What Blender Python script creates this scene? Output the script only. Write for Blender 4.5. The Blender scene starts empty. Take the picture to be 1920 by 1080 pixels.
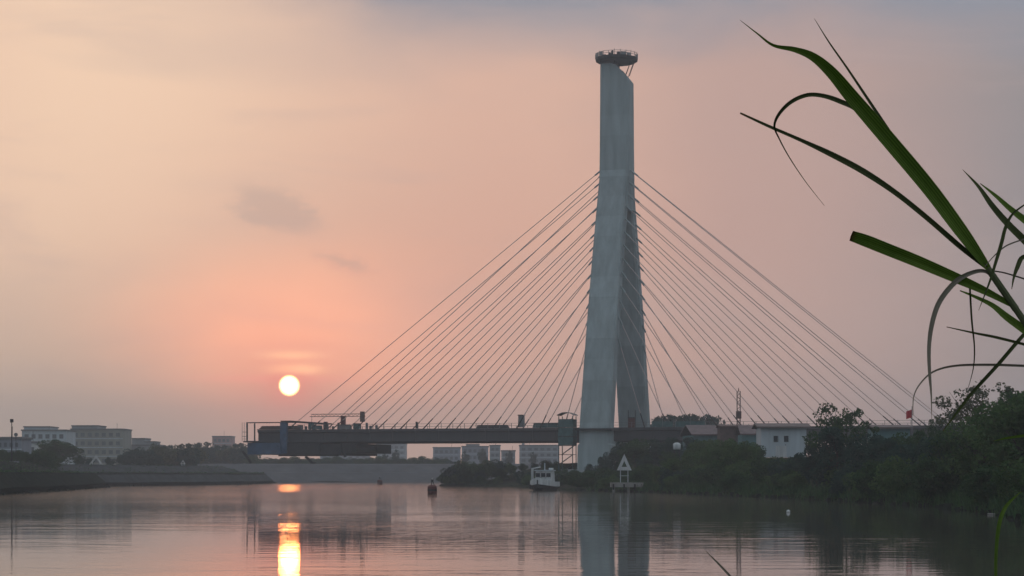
import bpy, math, random
import numpy as np
from mathutils import Vector, Matrix

# ------------------------------------------------------------------ camera, sky, sun, exposure
F = 3850.0            # focal length in photograph pixels (1920 wide)
CH = 2.6              # eye height over the water
HY = 890.0            # photograph row of the horizon
sc = bpy.context.scene
COL = sc.collection

def lin(r, g, b):
    f = lambda c: (c / 255 / 12.92) if c / 255 <= 0.04045 else ((c / 255 + 0.055) / 1.055) ** 2.4
    return (f(r), f(g), f(b), 1.0)

cam_d = bpy.data.cameras.new('camera')
cam = bpy.data.objects.new('camera', cam_d)
COL.objects.link(cam)
cam.location = (0, 0, CH)
cam.rotation_euler = (math.radians(90), 0, 0)
cam_d.sensor_width = 36.0
cam_d.lens = 36.0 * F / 1920.0
cam_d.shift_y = (HY - 540.0) / 1920.0
cam_d.clip_start = 0.1
cam_d.clip_end = 9000
sc.camera = cam

SUN_AZ = (544 - 960) / F
SUN_EL = (HY - 724) / F
SUN_DIR = Vector((math.sin(SUN_AZ) * math.cos(SUN_EL), math.cos(SUN_AZ) * math.cos(SUN_EL), math.sin(SUN_EL)))

world = bpy.data.worlds.new('World')
sc.world = world
world.use_nodes = True
wt = world.node_tree
wt.nodes.clear()


class S:
    """a node socket with arithmetic, so the sky reads as formulas"""
    def __init__(s, sock): s.k = sock
    @staticmethod
    def op(kind, *a):
        n = wt.nodes.new('ShaderNodeMath'); n.operation = kind
        for i, v in enumerate(a):
            if isinstance(v, S): wt.links.new(v.k, n.inputs[i])
            else: n.inputs[i].default_value = v
        return S(n.outputs[0])
    def __add__(s, o): return S.op('ADD', s, o)
    def __radd__(s, o): return S.op('ADD', s, o)
    def __sub__(s, o): return S.op('SUBTRACT', s, o)
    def __rsub__(s, o): return S.op('SUBTRACT', o, s)
    def __mul__(s, o): return S.op('MULTIPLY', s, o)
    def __rmul__(s, o): return S.op('MULTIPLY', s, o)
    def __truediv__(s, o): return S.op('DIVIDE', s, o)
    def __neg__(s): return S.op('MULTIPLY', s, -1.0)


def sstep(x, a, b):
    n = wt.nodes.new('ShaderNodeMapRange'); n.interpolation_type = 'SMOOTHSTEP'
    wt.links.new(x.k, n.inputs[0]); n.inputs[1].default_value = a; n.inputs[2].default_value = b
    return S(n.outputs[0])

def gauss(x, y, cx, cy, sx, sy):
    dx = (x - cx) * (1 / sx); dy = (y - cy) * (1 / sy)
    return S.op('EXPONENT', (dx * dx + dy * dy) * -0.5)

def wmix(fac, a, b, mode='MIX'):
    n = wt.nodes.new('ShaderNodeMix'); n.data_type = 'RGBA'; n.blend_type = mode; n.clamp_factor = False
    def put(sock, v):
        if isinstance(v, S): wt.links.new(v.k, sock)
        else: sock.default_value = v
    put(n.inputs[0], fac); put(n.inputs[6], a); put(n.inputs[7], b)
    return S(n.outputs[2])

def wramp(x, stops):
    n = wt.nodes.new('ShaderNodeValToRGB'); e = n.color_ramp.elements
    n.color_ramp.interpolation = 'EASE'
    while len(e) < len(stops): e.new(0.5)
    for el, (p, c) in zip(e, stops): el.position = p; el.color = c
    wt.links.new(x.k, n.inputs[0])
    return S(n.outputs[0])

tc = wt.nodes.new('ShaderNodeTexCoord')
sep = wt.nodes.new('ShaderNodeSeparateXYZ')
wt.links.new(tc.outputs['Generated'], sep.inputs[0])
dx_, dy_, dz_ = (S(sep.outputs[i]) for i in range(3))
az = S.op('ARCTAN2', dx_, dy_)
el = S.op('ARCSINE', dz_)

def wnoise(sx, sy, ox, oy, detail=4.0, rough=0.55, dist=0.0):
    c = wt.nodes.new('ShaderNodeCombineXYZ')
    wt.links.new((az * sx + ox).k, c.inputs[0]); wt.links.new((el * sy + oy).k, c.inputs[1])
    n = wt.nodes.new('ShaderNodeTexNoise'); n.inputs['Scale'].default_value = 1.0
    n.inputs['Detail'].default_value = detail; n.inputs['Roughness'].default_value = rough
    n.inputs['Distortion'].default_value = dist
    wt.links.new(c.outputs[0], n.inputs['Vector'])
    return S(n.outputs[0])

n_soft = wnoise(5.0, 14.0, 3.1, 1.7, 3.0) - 0.5
n_fine = wnoise(26.0, 70.0, 7.3, 2.2, 5.0) - 0.5
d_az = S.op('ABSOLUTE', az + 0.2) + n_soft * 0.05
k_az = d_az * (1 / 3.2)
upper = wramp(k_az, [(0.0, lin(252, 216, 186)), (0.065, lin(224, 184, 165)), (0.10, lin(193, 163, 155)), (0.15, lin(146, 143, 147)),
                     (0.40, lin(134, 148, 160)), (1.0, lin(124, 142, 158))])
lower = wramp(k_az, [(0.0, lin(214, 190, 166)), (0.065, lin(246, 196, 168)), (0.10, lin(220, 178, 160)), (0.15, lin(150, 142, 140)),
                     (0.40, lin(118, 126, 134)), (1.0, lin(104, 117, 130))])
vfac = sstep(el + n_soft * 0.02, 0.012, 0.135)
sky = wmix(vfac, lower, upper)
# pink and orange afterglow round the sun
sky = wmix(gauss(az, el + n_soft * 0.02, -0.04, 0.085, 0.11, 0.055) * 0.55, sky, lin(226, 168, 148))
sky = wmix(gauss(az, el + n_fine * 0.004, SUN_AZ + 0.004, 0.064, 0.050, 0.024) * 1.0, sky, (1.75, 0.68, 0.37, 1))
sky = wmix(gauss(az, el, SUN_AZ, SUN_EL, 0.022, 0.017) * 0.6, sky, (1.25, 0.42, 0.27, 1))
# high grey-blue cloud, broken, from twelve degrees up
n_cl = wnoise(7.5, 17.0, 4.55, 6.25, 5.0, 0.5, 0.3)
edge = sstep(az, -0.19, -0.05)
cl = sstep(el + (n_cl - 0.5) * 0.14, 0.192, 0.262) * (edge * 0.85 + 0.15)
bank1 = gauss(az + n_fine * 0.02, el + n_soft * 0.05, 0.010, 0.246, 0.088, 0.026) * 1.0 + gauss(az, el + n_soft * 0.04, 0.27, 0.242, 0.095, 0.030) * 1.1
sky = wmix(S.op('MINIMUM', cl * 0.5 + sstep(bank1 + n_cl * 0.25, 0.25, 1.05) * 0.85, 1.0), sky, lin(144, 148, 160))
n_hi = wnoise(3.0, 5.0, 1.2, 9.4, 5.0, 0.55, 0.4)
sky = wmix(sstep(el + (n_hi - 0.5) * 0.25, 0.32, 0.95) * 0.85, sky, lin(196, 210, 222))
# two small clouds left of the pylon
n_puff = wnoise(85.0, 150.0, 2.6, 5.1, 6.0, 0.6) - 0.5
wa = az + n_fine * 0.03 + n_puff * 0.022; we = el + n_fine * 0.012 + n_puff * 0.010
tilt = we + (az + 0.112) * 0.22
c1 = sstep(gauss(wa, tilt, -0.121, 0.1275, 0.013, 0.0072) + gauss(wa, tilt, -0.103, 0.1245, 0.012, 0.005) * 0.6, 0.18, 0.95)
c2 = sstep(gauss(wa, tilt, -0.0815, 0.109, 0.012, 0.0042), 0.2, 1.1)
sky = wmix(c1 * 0.45, sky, lin(186, 164, 156))
sky = wmix(c2 * 0.42, sky, lin(190, 160, 152))
# thin lit streaks just above the disc
st = gauss(az, el + n_fine * 0.0012, SUN_AZ + 0.003, (HY - 694) / F, 0.0075, 0.0019) + gauss(az, el, SUN_AZ + 0.001, (HY - 668) / F, 0.009, 0.0016) * 0.55
sky = wmix(st * 0.8, sky, (2.6, 1.35, 0.62, 1))
st2 = gauss(az, el, SUN_AZ - 0.006, (HY - 712) / F, 0.022, 0.0012)
sky = wmix(st2 * 0.5, sky, (1.7, 0.5, 0.34, 1))
# uneven veils of thin cloud through the whole sky
n_v = wnoise(7.0, 30.0, 11.3, 3.9, 5.0, 0.55, 0.5)
n_w = wnoise(3.2, 12.0, 8.8, 0.6, 4.0, 0.5, 0.3)
sky = wmix(sstep(n_v, 0.50, 0.78) * 0.30, sky, lin(196, 172, 166))
sky = wmix(sstep(n_w, 0.50, 0.75) * 0.28, sky, lin(176, 164, 164))
# the disc
cs = wt.nodes.new('ShaderNodeVectorMath'); cs.operation = 'DISTANCE'
wt.links.new(tc.outputs['Generated'], cs.inputs[0]); cs.inputs[1].default_value = SUN_DIR
dist = S(cs.outputs['Value'])
halo = S.op('EXPONENT', dist * dist * (-0.5 / 0.0078 ** 2))
sky = wmix(halo * 0.8, sky, (1.5, 0.40, 0.25, 1))
disc = 1.0 - sstep(dist, 0.0043, 0.0056)
rim = wmix(sstep(dist, 0.0026, 0.0054), (12.0, 7.8, 3.4, 1), (5.0, 2.0, 0.7, 1))
sky = wmix(disc, sky, rim)
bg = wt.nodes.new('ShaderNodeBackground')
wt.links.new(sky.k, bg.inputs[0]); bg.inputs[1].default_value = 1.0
nish = wt.nodes.new('ShaderNodeTexSky'); nish.sky_type = 'NISHITA'; nish.sun_disc = False
nish.sun_elevation = SUN_EL; nish.sun_rotation = SUN_AZ
nish.dust_density = 6.0; nish.air_density = 1.5; nish.ozone_density = 2.0
bg2 = wt.nodes.new('ShaderNodeBackground')
wt.links.new(nish.outputs[0], bg2.inputs[0]); bg2.inputs[1].default_value = 0.006
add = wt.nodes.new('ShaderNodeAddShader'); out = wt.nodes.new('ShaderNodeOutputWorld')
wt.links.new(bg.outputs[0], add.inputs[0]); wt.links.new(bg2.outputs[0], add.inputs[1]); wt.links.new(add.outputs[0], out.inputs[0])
world.cycles.sampling_method = 'MANUAL'
world.cycles.sample_map_resolution = 2048

sun_d = bpy.data.lights.new('sun', 'SUN')
sun_d.energy = 0.005
sun_d.color = (1.0, 0.25, 0.06)
sun_d.angle = math.radians(0.6)
sun = bpy.data.objects.new('sun', sun_d)
COL.objects.link(sun)
sun.rotation_euler = (-SUN_DIR).to_track_quat('-Z', 'Y').to_euler()
sun.location = (0, 0, 150)

vs = sc.view_settings
vs.view_transform = 'Standard'; vs.look = 'None'; vs.gamma = 1.0; vs.exposure = 0.0; vs.use_curve_mapping = False
sc.render.engine = 'CYCLES'
cy = sc.cycles
cy.use_denoising = True; cy.use_adaptive_sampling = True; cy.adaptive_threshold = 0.02
cy.max_bounces = 6; cy.diffuse_bounces = 2; cy.glossy_bounces = 3; cy.transmission_bounces = 4
cy.volume_bounces = 1; cy.transparent_max_bounces = 8
cy.sample_clamp_indirect = 6.0
cy.caustics_reflective = False; cy.caustics_refractive = False
HAZE_DENSITY = 0.00040

# ------------------------------------------------------------------ helpers
def W(x, y, D):
    """world point that stands D metres away at photograph pixel x, y"""
    return Vector(((x - 960.0) / F * D, D, CH + (HY - y) / F * D))

def tag(o, label=None, cat=None, group=None, kind=None):
    if label: o['label'] = label
    if cat: o['category'] = cat
    if group: o['group'] = group
    if kind: o['kind'] = kind
    return o

def thing(name, label, cat, loc=(0, 0, 0), rz=0.0, group=None):
    o = bpy.data.objects.new(name, None); COL.objects.link(o)
    o.empty_display_size = 0.5
    o.location = loc; o.rotation_euler = (0, 0, rz)
    return tag(o, label, cat, group)

def copy_tree(o, parent=None):
    c = o.copy(); COL.objects.link(c); c.parent = parent
    for ch in o.children: copy_tree(ch, c)
    return c


class MB:
    def __init__(s): s.v = []; s.f = []; s.m = []
    def add(s, vs_, fs, mi=0):
        b = len(s.v); s.v += [tuple(p) for p in vs_]
        s.f += [tuple(i + b for i in f) for f in fs]; s.m += [mi] * len(fs); return s
    def box(s, c, size, rz=0.0, mi=0, taper=1.0):
        x, y, z = (q / 2 for q in size); p = []
        for sz in (-1, 1):
            k = taper if sz > 0 else 1.0
            for a, b in ((-1, -1), (1, -1), (1, 1), (-1, 1)):
                q = (a * x * k, b * y * k)
                p.append((c[0] + q[0] * math.cos(rz) - q[1] * math.sin(rz), c[1] + q[0] * math.sin(rz) + q[1] * math.cos(rz), c[2] + sz * z))
        return s.add(p, [(3, 2, 1, 0), (4, 5, 6, 7), (0, 1, 5, 4), (1, 2, 6, 5), (2, 3, 7, 6), (3, 0, 4, 7)], mi)
    def span(s, lo, hi, mi=0):
        return s.box([(a + b) / 2 for a, b in zip(lo, hi)], [b - a for a, b in zip(lo, hi)], mi=mi)
    def tube(s, p0, p1, r0, r1=None, n=8, mi=0, cap=True):
        r1 = r0 if r1 is None else r1
        p0 = Vector(p0); p1 = Vector(p1); d = (p1 - p0).normalized()
        a = d.cross(Vector((0, 0, 1)) if abs(d.z) < 0.95 else Vector((1, 0, 0))).normalized(); b = d.cross(a)
        vs_ = []
        for p, r in ((p0, r0), (p1, r1)):
            for i in range(n):
                t = 2 * math.pi * i / n
                vs_.append(p + a * (r * math.cos(t)) + b * (r * math.sin(t)))
        fs = [(i, (i + 1) % n, n + (i + 1) % n, n + i) for i in range(n)]
        if cap: fs += [tuple(range(n - 1, -1, -1)), tuple(range(n, 2 * n))]
        return s.add(vs_, fs, mi)
    def bar(s, p0, p1, w, h, mi=0):
        p0 = Vector(p0); p1 = Vector(p1); d = (p1 - p0).normalized()
        a = d.cross(Vector((0, 0, 1)) if abs(d.z) < 0.95 else Vector((1, 0, 0))).normalized() * (w / 2); b = d.cross(a).normalized() * (h / 2)
        vs_ = [p + x for p in (p0, p1) for x in (-a - b, a - b, a + b, -a + b)]
        return s.add(vs_, [(3, 2, 1, 0), (4, 5, 6, 7), (0, 1, 5, 4), (1, 2, 6, 5), (2, 3, 7, 6), (3, 0, 4, 7)], mi)
    def loft(s, rings, mi=0, cap=True, closed=True):
        n = len(rings[0]); vs_ = [p for r in rings for p in r]; fs = []
        for k in range(len(rings) - 1):
            for i in range(n if closed else n - 1):
                j = (i + 1) % n
                fs.append((k * n + i, k * n + j, (k + 1) * n + j, (k + 1) * n + i))
        if cap: fs += [tuple(range(n - 1, -1, -1)), tuple(range((len(rings) - 1) * n, len(rings) * n))]
        return s.add(vs_, fs, mi)
    def build(s, name, mat, parent=None, smooth=False):
        me = bpy.data.meshes.new(name)
        me.from_pydata(s.v, [], s.f)
        for m in (mat if isinstance(mat, (list, tuple)) else [mat]): me.materials.append(m)
        if any(s.m): me.polygons.foreach_set('material_index', s.m)
        if smooth: me.polygons.foreach_set('use_smooth', [True] * len(s.f))
        me.update()
        o = bpy.data.objects.new(name, me); COL.objects.link(o); o.parent = parent
        return o


def mat(name, col, rough=0.8, vary=0.25, scale=0.6, metallic=0.0, bump=0.0, streak=0.0, spec=0.3, col2=None):
    m = bpy.data.materials.new(name); m.use_nodes = True
    t = m.node_tree; b = t.nodes['Principled BSDF']
    b.inputs['Roughness'].default_value = rough; b.inputs['Metallic'].default_value = metallic
    b.inputs['Specular IOR Level'].default_value = spec
    c = (*col, 1) if len(col) == 3 else col
    tcn = t.nodes.new('ShaderNodeTexCoord'); no = t.nodes.new('ShaderNodeTexNoise')
    mp = t.nodes.new('ShaderNodeMapping'); mp.inputs['Scale'].default_value = (scale, scale, scale * (0.12 if streak else 1))
    t.links.new(tcn.outputs['Object'], mp.inputs[0]); t.links.new(mp.outputs[0], no.inputs['Vector'])
    no.inputs['Scale'].default_value = 1.0; no.inputs['Detail'].default_value = 6; no.inputs['Roughness'].default_value = 0.6
    rp = t.nodes.new('ShaderNodeValToRGB')
    lo = tuple(q * (1 - vary) for q in c[:3]) + (1,)
    hi = ((*col2, 1) if col2 else tuple(min(1, q * (1 + vary)) for q in c[:3]) + (1,))
    rp.color_ramp.elements[0].position = 0.3; rp.color_ramp.elements[0].color = lo
    rp.color_ramp.elements[1].position = 0.72; rp.color_ramp.elements[1].color = hi
    t.links.new(no.outputs[0], rp.inputs[0]); t.links.new(rp.outputs[0], b.inputs['Base Color'])
    if bump:
        bp = t.nodes.new('ShaderNodeBump'); bp.inputs['Strength'].default_value = bump; bp.inputs['Distance'].default_value = 0.1
        t.links.new(no.outputs[0], bp.inputs['Height']); t.links.new(bp.outputs[0], b.inputs['Normal'])
    return m

def leaf_mat(name, col, col2, trans=0.35, scale=0.5):
    m = bpy.data.materials.new(name); m.use_nodes = True
    t = m.node_tree; t.nodes.clear()
    o = t.nodes.new('ShaderNodeOutputMaterial'); mx = t.nodes.new('ShaderNodeMixShader')
    d = t.nodes.new('ShaderNodeBsdfDiffuse'); tr = t.nodes.new('ShaderNodeBsdfTranslucent')
    tcn = t.nodes.new('ShaderNodeTexCoord'); no = t.nodes.new('ShaderNodeTexNoise'); no.inputs['Scale'].default_value = scale
    no.inputs['Detail'].default_value = 4
    rp = t.nodes.new('ShaderNodeValToRGB')
    rp.color_ramp.elements[0].position = 0.32; rp.color_ramp.elements[0].color = (*col, 1)
    rp.color_ramp.elements[1].position = 0.7; rp.color_ramp.elements[1].color = (*col2, 1)
    t.links.new(tcn.outputs['Object'], no.inputs['Vector']); t.links.new(no.outputs[0], rp.inputs[0])
    t.links.new(rp.outputs[0], d.inputs[0]); t.links.new(rp.outputs[0], tr.inputs[0])
    mx.inputs[0].default_value = trans
    t.links.new(d.outputs[0], mx.inputs[1]); t.links.new(tr.outputs[0], mx.inputs[2]); t.links.new(mx.outputs[0], o.inputs[0])
    return m

def concrete_mat(name, col):
    m = mat(name, col, 0.85, 0.20, 0.7, bump=0.15, streak=1)
    t = m.node_tree; b = t.nodes['Principled BSDF']; src = b.inputs['Base Color'].links[0].from_socket
    tcn = t.nodes.new('ShaderNodeTexCoord'); sp = t.nodes.new('ShaderNodeSeparateXYZ'); t.links.new(tcn.outputs['Object'], sp.inputs[0])
    fl = t.nodes.new('ShaderNodeMath'); fl.operation = 'SNAP'; fl.inputs[1].default_value = 4.5; t.links.new(sp.outputs[2], fl.inputs[0])
    wn = t.nodes.new('ShaderNodeTexWhiteNoise'); wn.noise_dimensions = '1D'; t.links.new(fl.outputs[0], wn.inputs['W'])
    mr = t.nodes.new('ShaderNodeMapRange'); mr.inputs[3].default_value = 0.84; mr.inputs[4].default_value = 1.10; t.links.new(wn.outputs[0], mr.inputs[0])
    mx = t.nodes.new('ShaderNodeMix'); mx.data_type = 'RGBA'; mx.blend_type = 'MULTIPLY'; mx.inputs[0].default_value = 1.0
    t.links.new(src, mx.inputs[6]); t.links.new(mr.outputs[0], mx.inputs[7]); t.links.new(mx.outputs[2], b.inputs['Base Color'])
    return m

M = {
    'concrete': concrete_mat('pylon_concrete', (0.33, 0.385, 0.385)),
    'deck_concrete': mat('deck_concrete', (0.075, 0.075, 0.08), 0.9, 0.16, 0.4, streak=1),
    'cable': mat('cable_sheath', (0.58, 0.47, 0.44), 0.6, 0.1, 1.0),
    'steel_dark': mat('dark_steel', (0.030, 0.031, 0.034), 0.6, 0.3, 1.2),
    'steel_grey': mat('grey_steel', (0.20, 0.21, 0.21), 0.55, 0.3, 1.0, metallic=0.3),
    'blue': mat('blue_formwork_paint', (0.045, 0.095, 0.165), 0.5, 0.35, 0.8),
    'netting': mat('teal_netting', (0.06, 0.13, 0.13), 0.9, 0.35, 1.2),
    'white': mat('white_paint', (0.58, 0.59, 0.58), 0.6, 0.28, 1.6, streak=1),
    'dirty_white': mat('dirty_white_panel', (0.50, 0.55, 0.57), 0.6, 0.14, 0.7, streak=1),
    'pale_wall': mat('pale_render', (0.33, 0.35, 0.36), 0.85, 0.15, 0.25, streak=1),
    'cream_wall': mat('cream_render', (0.32, 0.32, 0.28), 0.85, 0.15, 0.25, streak=1),
    'pink_wall': mat('pink_render', (0.44, 0.28, 0.26), 0.85, 0.12, 0.25, streak=1),
    'grey_wall': mat('blue_grey_render', (0.30, 0.32, 0.36), 0.85, 0.15, 0.25, streak=1),
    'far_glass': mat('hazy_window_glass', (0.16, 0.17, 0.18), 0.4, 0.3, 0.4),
    'glass': mat('dark_window_glass', (0.02, 0.025, 0.03), 0.12, 0.2, 1.0, spec=0.5),
    'roof_brown': mat('weathered_roof_sheet', (0.17, 0.13, 0.12), 0.75, 0.25, 0.8),
    'roof_grey': mat('grey_roof', (0.20, 0.20, 0.20), 0.8, 0.2, 0.5),
    'red_sheet': mat('faded_red_sheet', (0.155, 0.112, 0.11), 0.7, 0.25, 0.8),
    'brown_sheet': mat('rusty_brown_sheet', (0.13, 0.085, 0.075), 0.8, 0.35, 0.9),
    'teal_sheet': mat('teal_sheet', (0.10, 0.20, 0.20), 0.7, 0.2, 0.8),
    'red': mat('red_cloth', (0.55, 0.03, 0.04), 0.7, 0.15, 2.0),
    'red_paint': mat('dark_red_paint', (0.10, 0.022, 0.02), 0.6, 0.3, 2.0),
    'black': mat('black_rubber', (0.02, 0.02, 0.02), 0.7, 0.2, 2.0),
    'timber': mat('weathered_timber', (0.17, 0.14, 0.11), 0.85, 0.3, 3.0),
    'bark': mat('bark', (0.07, 0.055, 0.045), 0.95, 0.3, 2.0, bump=0.4),
    'revetment': mat('stone_revetment', (0.060, 0.064, 0.066), 0.95, 0.3, 0.35, bump=0.3, spec=0.0),
    'mud': mat('river_bank_soil', (0.045, 0.042, 0.034), 0.95, 0.4, 0.3, bump=0.4, col2=(0.045, 0.058, 0.032), spec=0.0),
    'grass_ground': mat('rough_grass_ground', (0.05, 0.06, 0.03), 0.95, 0.4, 0.12, bump=0.2, spec=0.0),
    'old_stone': mat('mossy_old_stone', (0.026, 0.030, 0.025), 0.95, 0.4, 0.5, bump=0.4, spec=0.0),
    'wet_stone': mat('wet_algae_stone', (0.014, 0.015, 0.012), 0.6, 0.3, 0.6, bump=0.3, spec=0.0),
    'far_stone': mat('pale_revetment', (0.10, 0.10, 0.105), 0.95, 0.25, 0.2, bump=0.2, spec=0.0),
    'jetty': mat('jetty_concrete', (0.28, 0.27, 0.25), 0.9, 0.25, 1.0),
    'stem': mat('reed_stem', (0.12, 0.13, 0.06), 0.7, 0.3, 12.0),
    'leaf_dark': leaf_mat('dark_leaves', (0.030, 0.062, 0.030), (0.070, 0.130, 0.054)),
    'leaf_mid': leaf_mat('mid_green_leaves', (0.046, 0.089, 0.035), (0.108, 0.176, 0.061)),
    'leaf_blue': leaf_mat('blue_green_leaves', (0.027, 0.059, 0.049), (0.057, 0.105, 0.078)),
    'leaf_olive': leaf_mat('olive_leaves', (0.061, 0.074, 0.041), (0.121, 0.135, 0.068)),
    'reed': leaf_mat('reed_blade_green', (0.19, 0.29, 0.06), (0.27, 0.38, 0.09), 0.55, 9.0),
    'reed_dark': leaf_mat('reed_blade_dark', (0.075, 0.09, 0.04), (0.12, 0.14, 0.06), 0.35, 9.0),
    'reed_dry': leaf_mat('reed_blade_dry', (0.20, 0.17, 0.13), (0.30, 0.27, 0.21), 0.3, 9.0),
}

# ------------------------------------------------------------------ land
def interp(pts, q):
    for (a, b), (c, d) in zip(pts, pts[1:]):
        if a <= q <= c: return b + (d - b) * (q - a) / (c - a)
    return pts[0][1] if q < pts[0][0] else pts[-1][1]

def densify(pts, step):
    o = []
    for (a, b), (c, d) in zip(pts, pts[1:]):
        n = max(1, int(math.hypot(c - a, d - b) / step))
        o += [(a + (c - a) * i / n, b + (d - b) * i / n) for i in range(n)]
    return o + [pts[-1]]

RIGHT = [(-60, -9), (2, -8), (6, -2), (25, 8), (50, 15), (80, 22), (110, 28), (140, 32.5), (165, 34.5), (205, 32), (245, 27.5), (290, 21.5), (312, 17.5),
         (330, 12), (350, 9), (395, 6), (430, 0), (452, -11), (478, -17), (500, -17.5), (525, -12), (560, 5), (600, 60), (640, 200)]      # (Y, edge X)
LEFT = [(-60, -40), (100, -56), (200, -61), (263, -66), (330, -72), (400, -80.5), (418, -82), (424, -88), (440, -91), (470, -88), (520, -76), (556, -70),
        (600, -70), (640, -74), (665, -86), (690, -120)]
PROF_R = [(-1.5, -1.2), (0, -0.05), (0.5, 0.35), (3, 0.75), (8, 1.0), (12, 1.25), (25, 4.8), (32, 5.3), (60, 5.5), (2600, 5.5)]
PROF_L = [(-1.5, -1.2), (0, -0.05), (0.25, 0.45), (0.4, 0.8), (2.6, 2.6), (2.8, 2.95), (9, 2.85), (9.3, 3.15), (15, 4.7), (15.6, 4.95), (2600, 5.0)]
rnd = random.Random(5)

def land_z_right(X, Y): return interp(PROF_R, X - interp(RIGHT, Y))
def land_z_left(X, Y): return interp(PROF_L, -(X - interp(LEFT, Y)))

def bank(name, edge, prof, sgn, material, step, jit, mats=None):
    mb = MB(); rows = []
    for (Y, X) in densify(edge, step):
        wob = rnd.uniform(-jit, jit)
        rows.append([Vector((X + sgn * o + wob * (0.3 if 0 < o < 60 else (1 if o <= 0 else 0)), Y, z + (rnd.uniform(-0.06, 0.10) if 0 < o < 60 else 0))) for o, z in prof])
    mb.loft(rows, cap=False, closed=False)
    nc = len(prof) - 1
    if mats: mb.m = [mats(i % nc, rows[i // nc][0].y) for i in range(len(mb.f))]
    o = mb.build(name, material); tag(o, kind='structure'); return o

bank('right_river_bank', RIGHT, PROF_R, 1, M['mud'], 2.0, 0.35)
def left_mats(i, y):
    if i <= 2: return 2                                   # algae up to the high-water line
    if i == 9: return 3
    return 1 if (y < 420 or i in (4, 6)) else 0
bank('left_river_bank', LEFT, PROF_L, -1, [M['revetment'], M['old_stone'], M['wet_stone'], M['grass_ground']], 5.0, 0.12, left_mats)
# far shore, beyond the bridge
mb = MB(); rows = []
PROF_F = [(-4, -1.2), (0, -0.05), (0.6, 0.5), (6, 3.2), (7.5, 3.4), (13, 6.0), (16, 6.4), (2300, 6.5)]
xs = [-2600, -900, -400] + [-200 + 10 * i for i in range(60)] + [600, 1200, 2600]
for X in xs:
    e = 700 + 6 * math.sin(X * 0.021) + (0 if X > -60 else -0.0)
    rows.append([Vector((X, e + o + rnd.uniform(-0.5, 0.5) * (abs(X) < 500), z)) for o, z in PROF_F])
mb.loft(rows[::-1], cap=False, closed=False)
tag(mb.build('far_river_bank', M['far_stone']), kind='structure')
tag(MB().add([(-2800, -200, -2.2), (2800, -200, -2.2), (2800, 3100, -2.2), (-2800, 3100, -2.2)], [(0, 1, 2, 3)]).build('ground', M['mud']), kind='structure')

# water
wm = bpy.data.materials.new('river_water'); wm.use_nodes = True
t = wm.node_tree; b = t.nodes['Principled BSDF']
b.inputs['Base Color'].default_value = (0.085, 0.080, 0.065, 1)
b.inputs['IOR'].default_value = 1.333; b.inputs['Roughness'].default_value = 0.034
tcn = t.nodes.new('ShaderNodeTexCoord')
def tex(scale, sx, sy, detail):
    mp = t.nodes.new('ShaderNodeMapping'); mp.inputs['Scale'].default_value = (sx, sy, 1)
    n = t.nodes.new('ShaderNodeTexNoise'); n.inputs['Scale'].default_value = scale; n.inputs['Detail'].default_value = detail
    t.links.new(tcn.outputs['Object'], mp.inputs[0]); t.links.new(mp.outputs[0], n.inputs['Vector']); return n
n1 = tex(1.0, 0.5, 0.9, 3); n2 = tex(1.0, 0.02, 0.035, 3); n3 = tex(1.0, 0.10, 0.30, 2)
rp = t.nodes.new('ShaderNodeMapRange'); rp.inputs[1].default_value = 0.45; rp.inputs[2].default_value = 0.62
rp.inputs[3].default_value = 0.35; rp.inputs[4].default_value = 1.0
t.links.new(n2.outputs[0], rp.inputs[0])
b1 = t.nodes.new('ShaderNodeBump'); b1.inputs['Distance'].default_value = 0.016
t.links.new(n1.outputs[0], b1.inputs['Height']); t.links.new(rp.outputs[0], b1.inputs['Strength'])
b2 = t.nodes.new('ShaderNodeBump'); b2.inputs['Distance'].default_value = 0.04; b2.inputs['Strength'].default_value = 0.22
rp2 = t.nodes.new('ShaderNodeMapRange'); rp2.inputs[1].default_value = 0.48; rp2.inputs[2].default_value = 0.66
rp2.inputs[3].default_value = 0.10; rp2.inputs[4].default_value = 0.5
spw = t.nodes.new('ShaderNodeSeparateXYZ'); t.links.new(tcn.outputs['Object'], spw.inputs[0])
gy = t.nodes.new('ShaderNodeMapRange'); gy.interpolation_type = 'SMOOTHSTEP'; gy.inputs[1].default_value = 60; gy.inputs[2].default_value = 110; t.links.new(spw.outputs[1], gy.inputs[0])
gz_ = t.nodes.new('ShaderNodeMapRange'); gz_.interpolation_type = 'SMOOTHSTEP'; gz_.inputs[1].default_value = 190; gz_.inputs[2].default_value = 120; t.links.new(spw.outputs[1], gz_.inputs[0])
pm_ = t.nodes.new('ShaderNodeMath'); pm_.operation = 'MULTIPLY'; t.links.new(gy.outputs[0], pm_.inputs[0]); t.links.new(gz_.outputs[0], pm_.inputs[1])
pa = t.nodes.new('ShaderNodeMath'); pa.operation = 'MULTIPLY_ADD'; pa.inputs[1].default_value = 0.12; t.links.new(pm_.outputs[0], pa.inputs[0]); t.links.new(n2.outputs[0], pa.inputs[2])
t.links.new(pa.outputs[0], rp2.inputs[0]); t.links.new(rp2.outputs[0], b2.inputs['Strength'])
t.links.new(n3.outputs[0], b2.inputs['Height']); t.links.new(b1.outputs[0], b2.inputs['Normal'])
t.links.new(b2.outputs[0], b.inputs['Normal'])
fr_ = t.nodes.new('ShaderNodeMapRange'); fr_.interpolation_type = 'SMOOTHSTEP'
for q, v in ((1, 90), (2, 280), (3, 0.036), (4, 0.088)): fr_.inputs[q].default_value = v
t.links.new(spw.outputs[1], fr_.inputs[0]); t.links.new(fr_.outputs[0], b.inputs['Roughness'])
tag(MB().add([(-200, -150, 0), (900, -150, 0), (900, 730, 0), (-200, 730, 0)], [(0, 1, 2, 3)]).build('river_water', wm), kind='structure')

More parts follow.
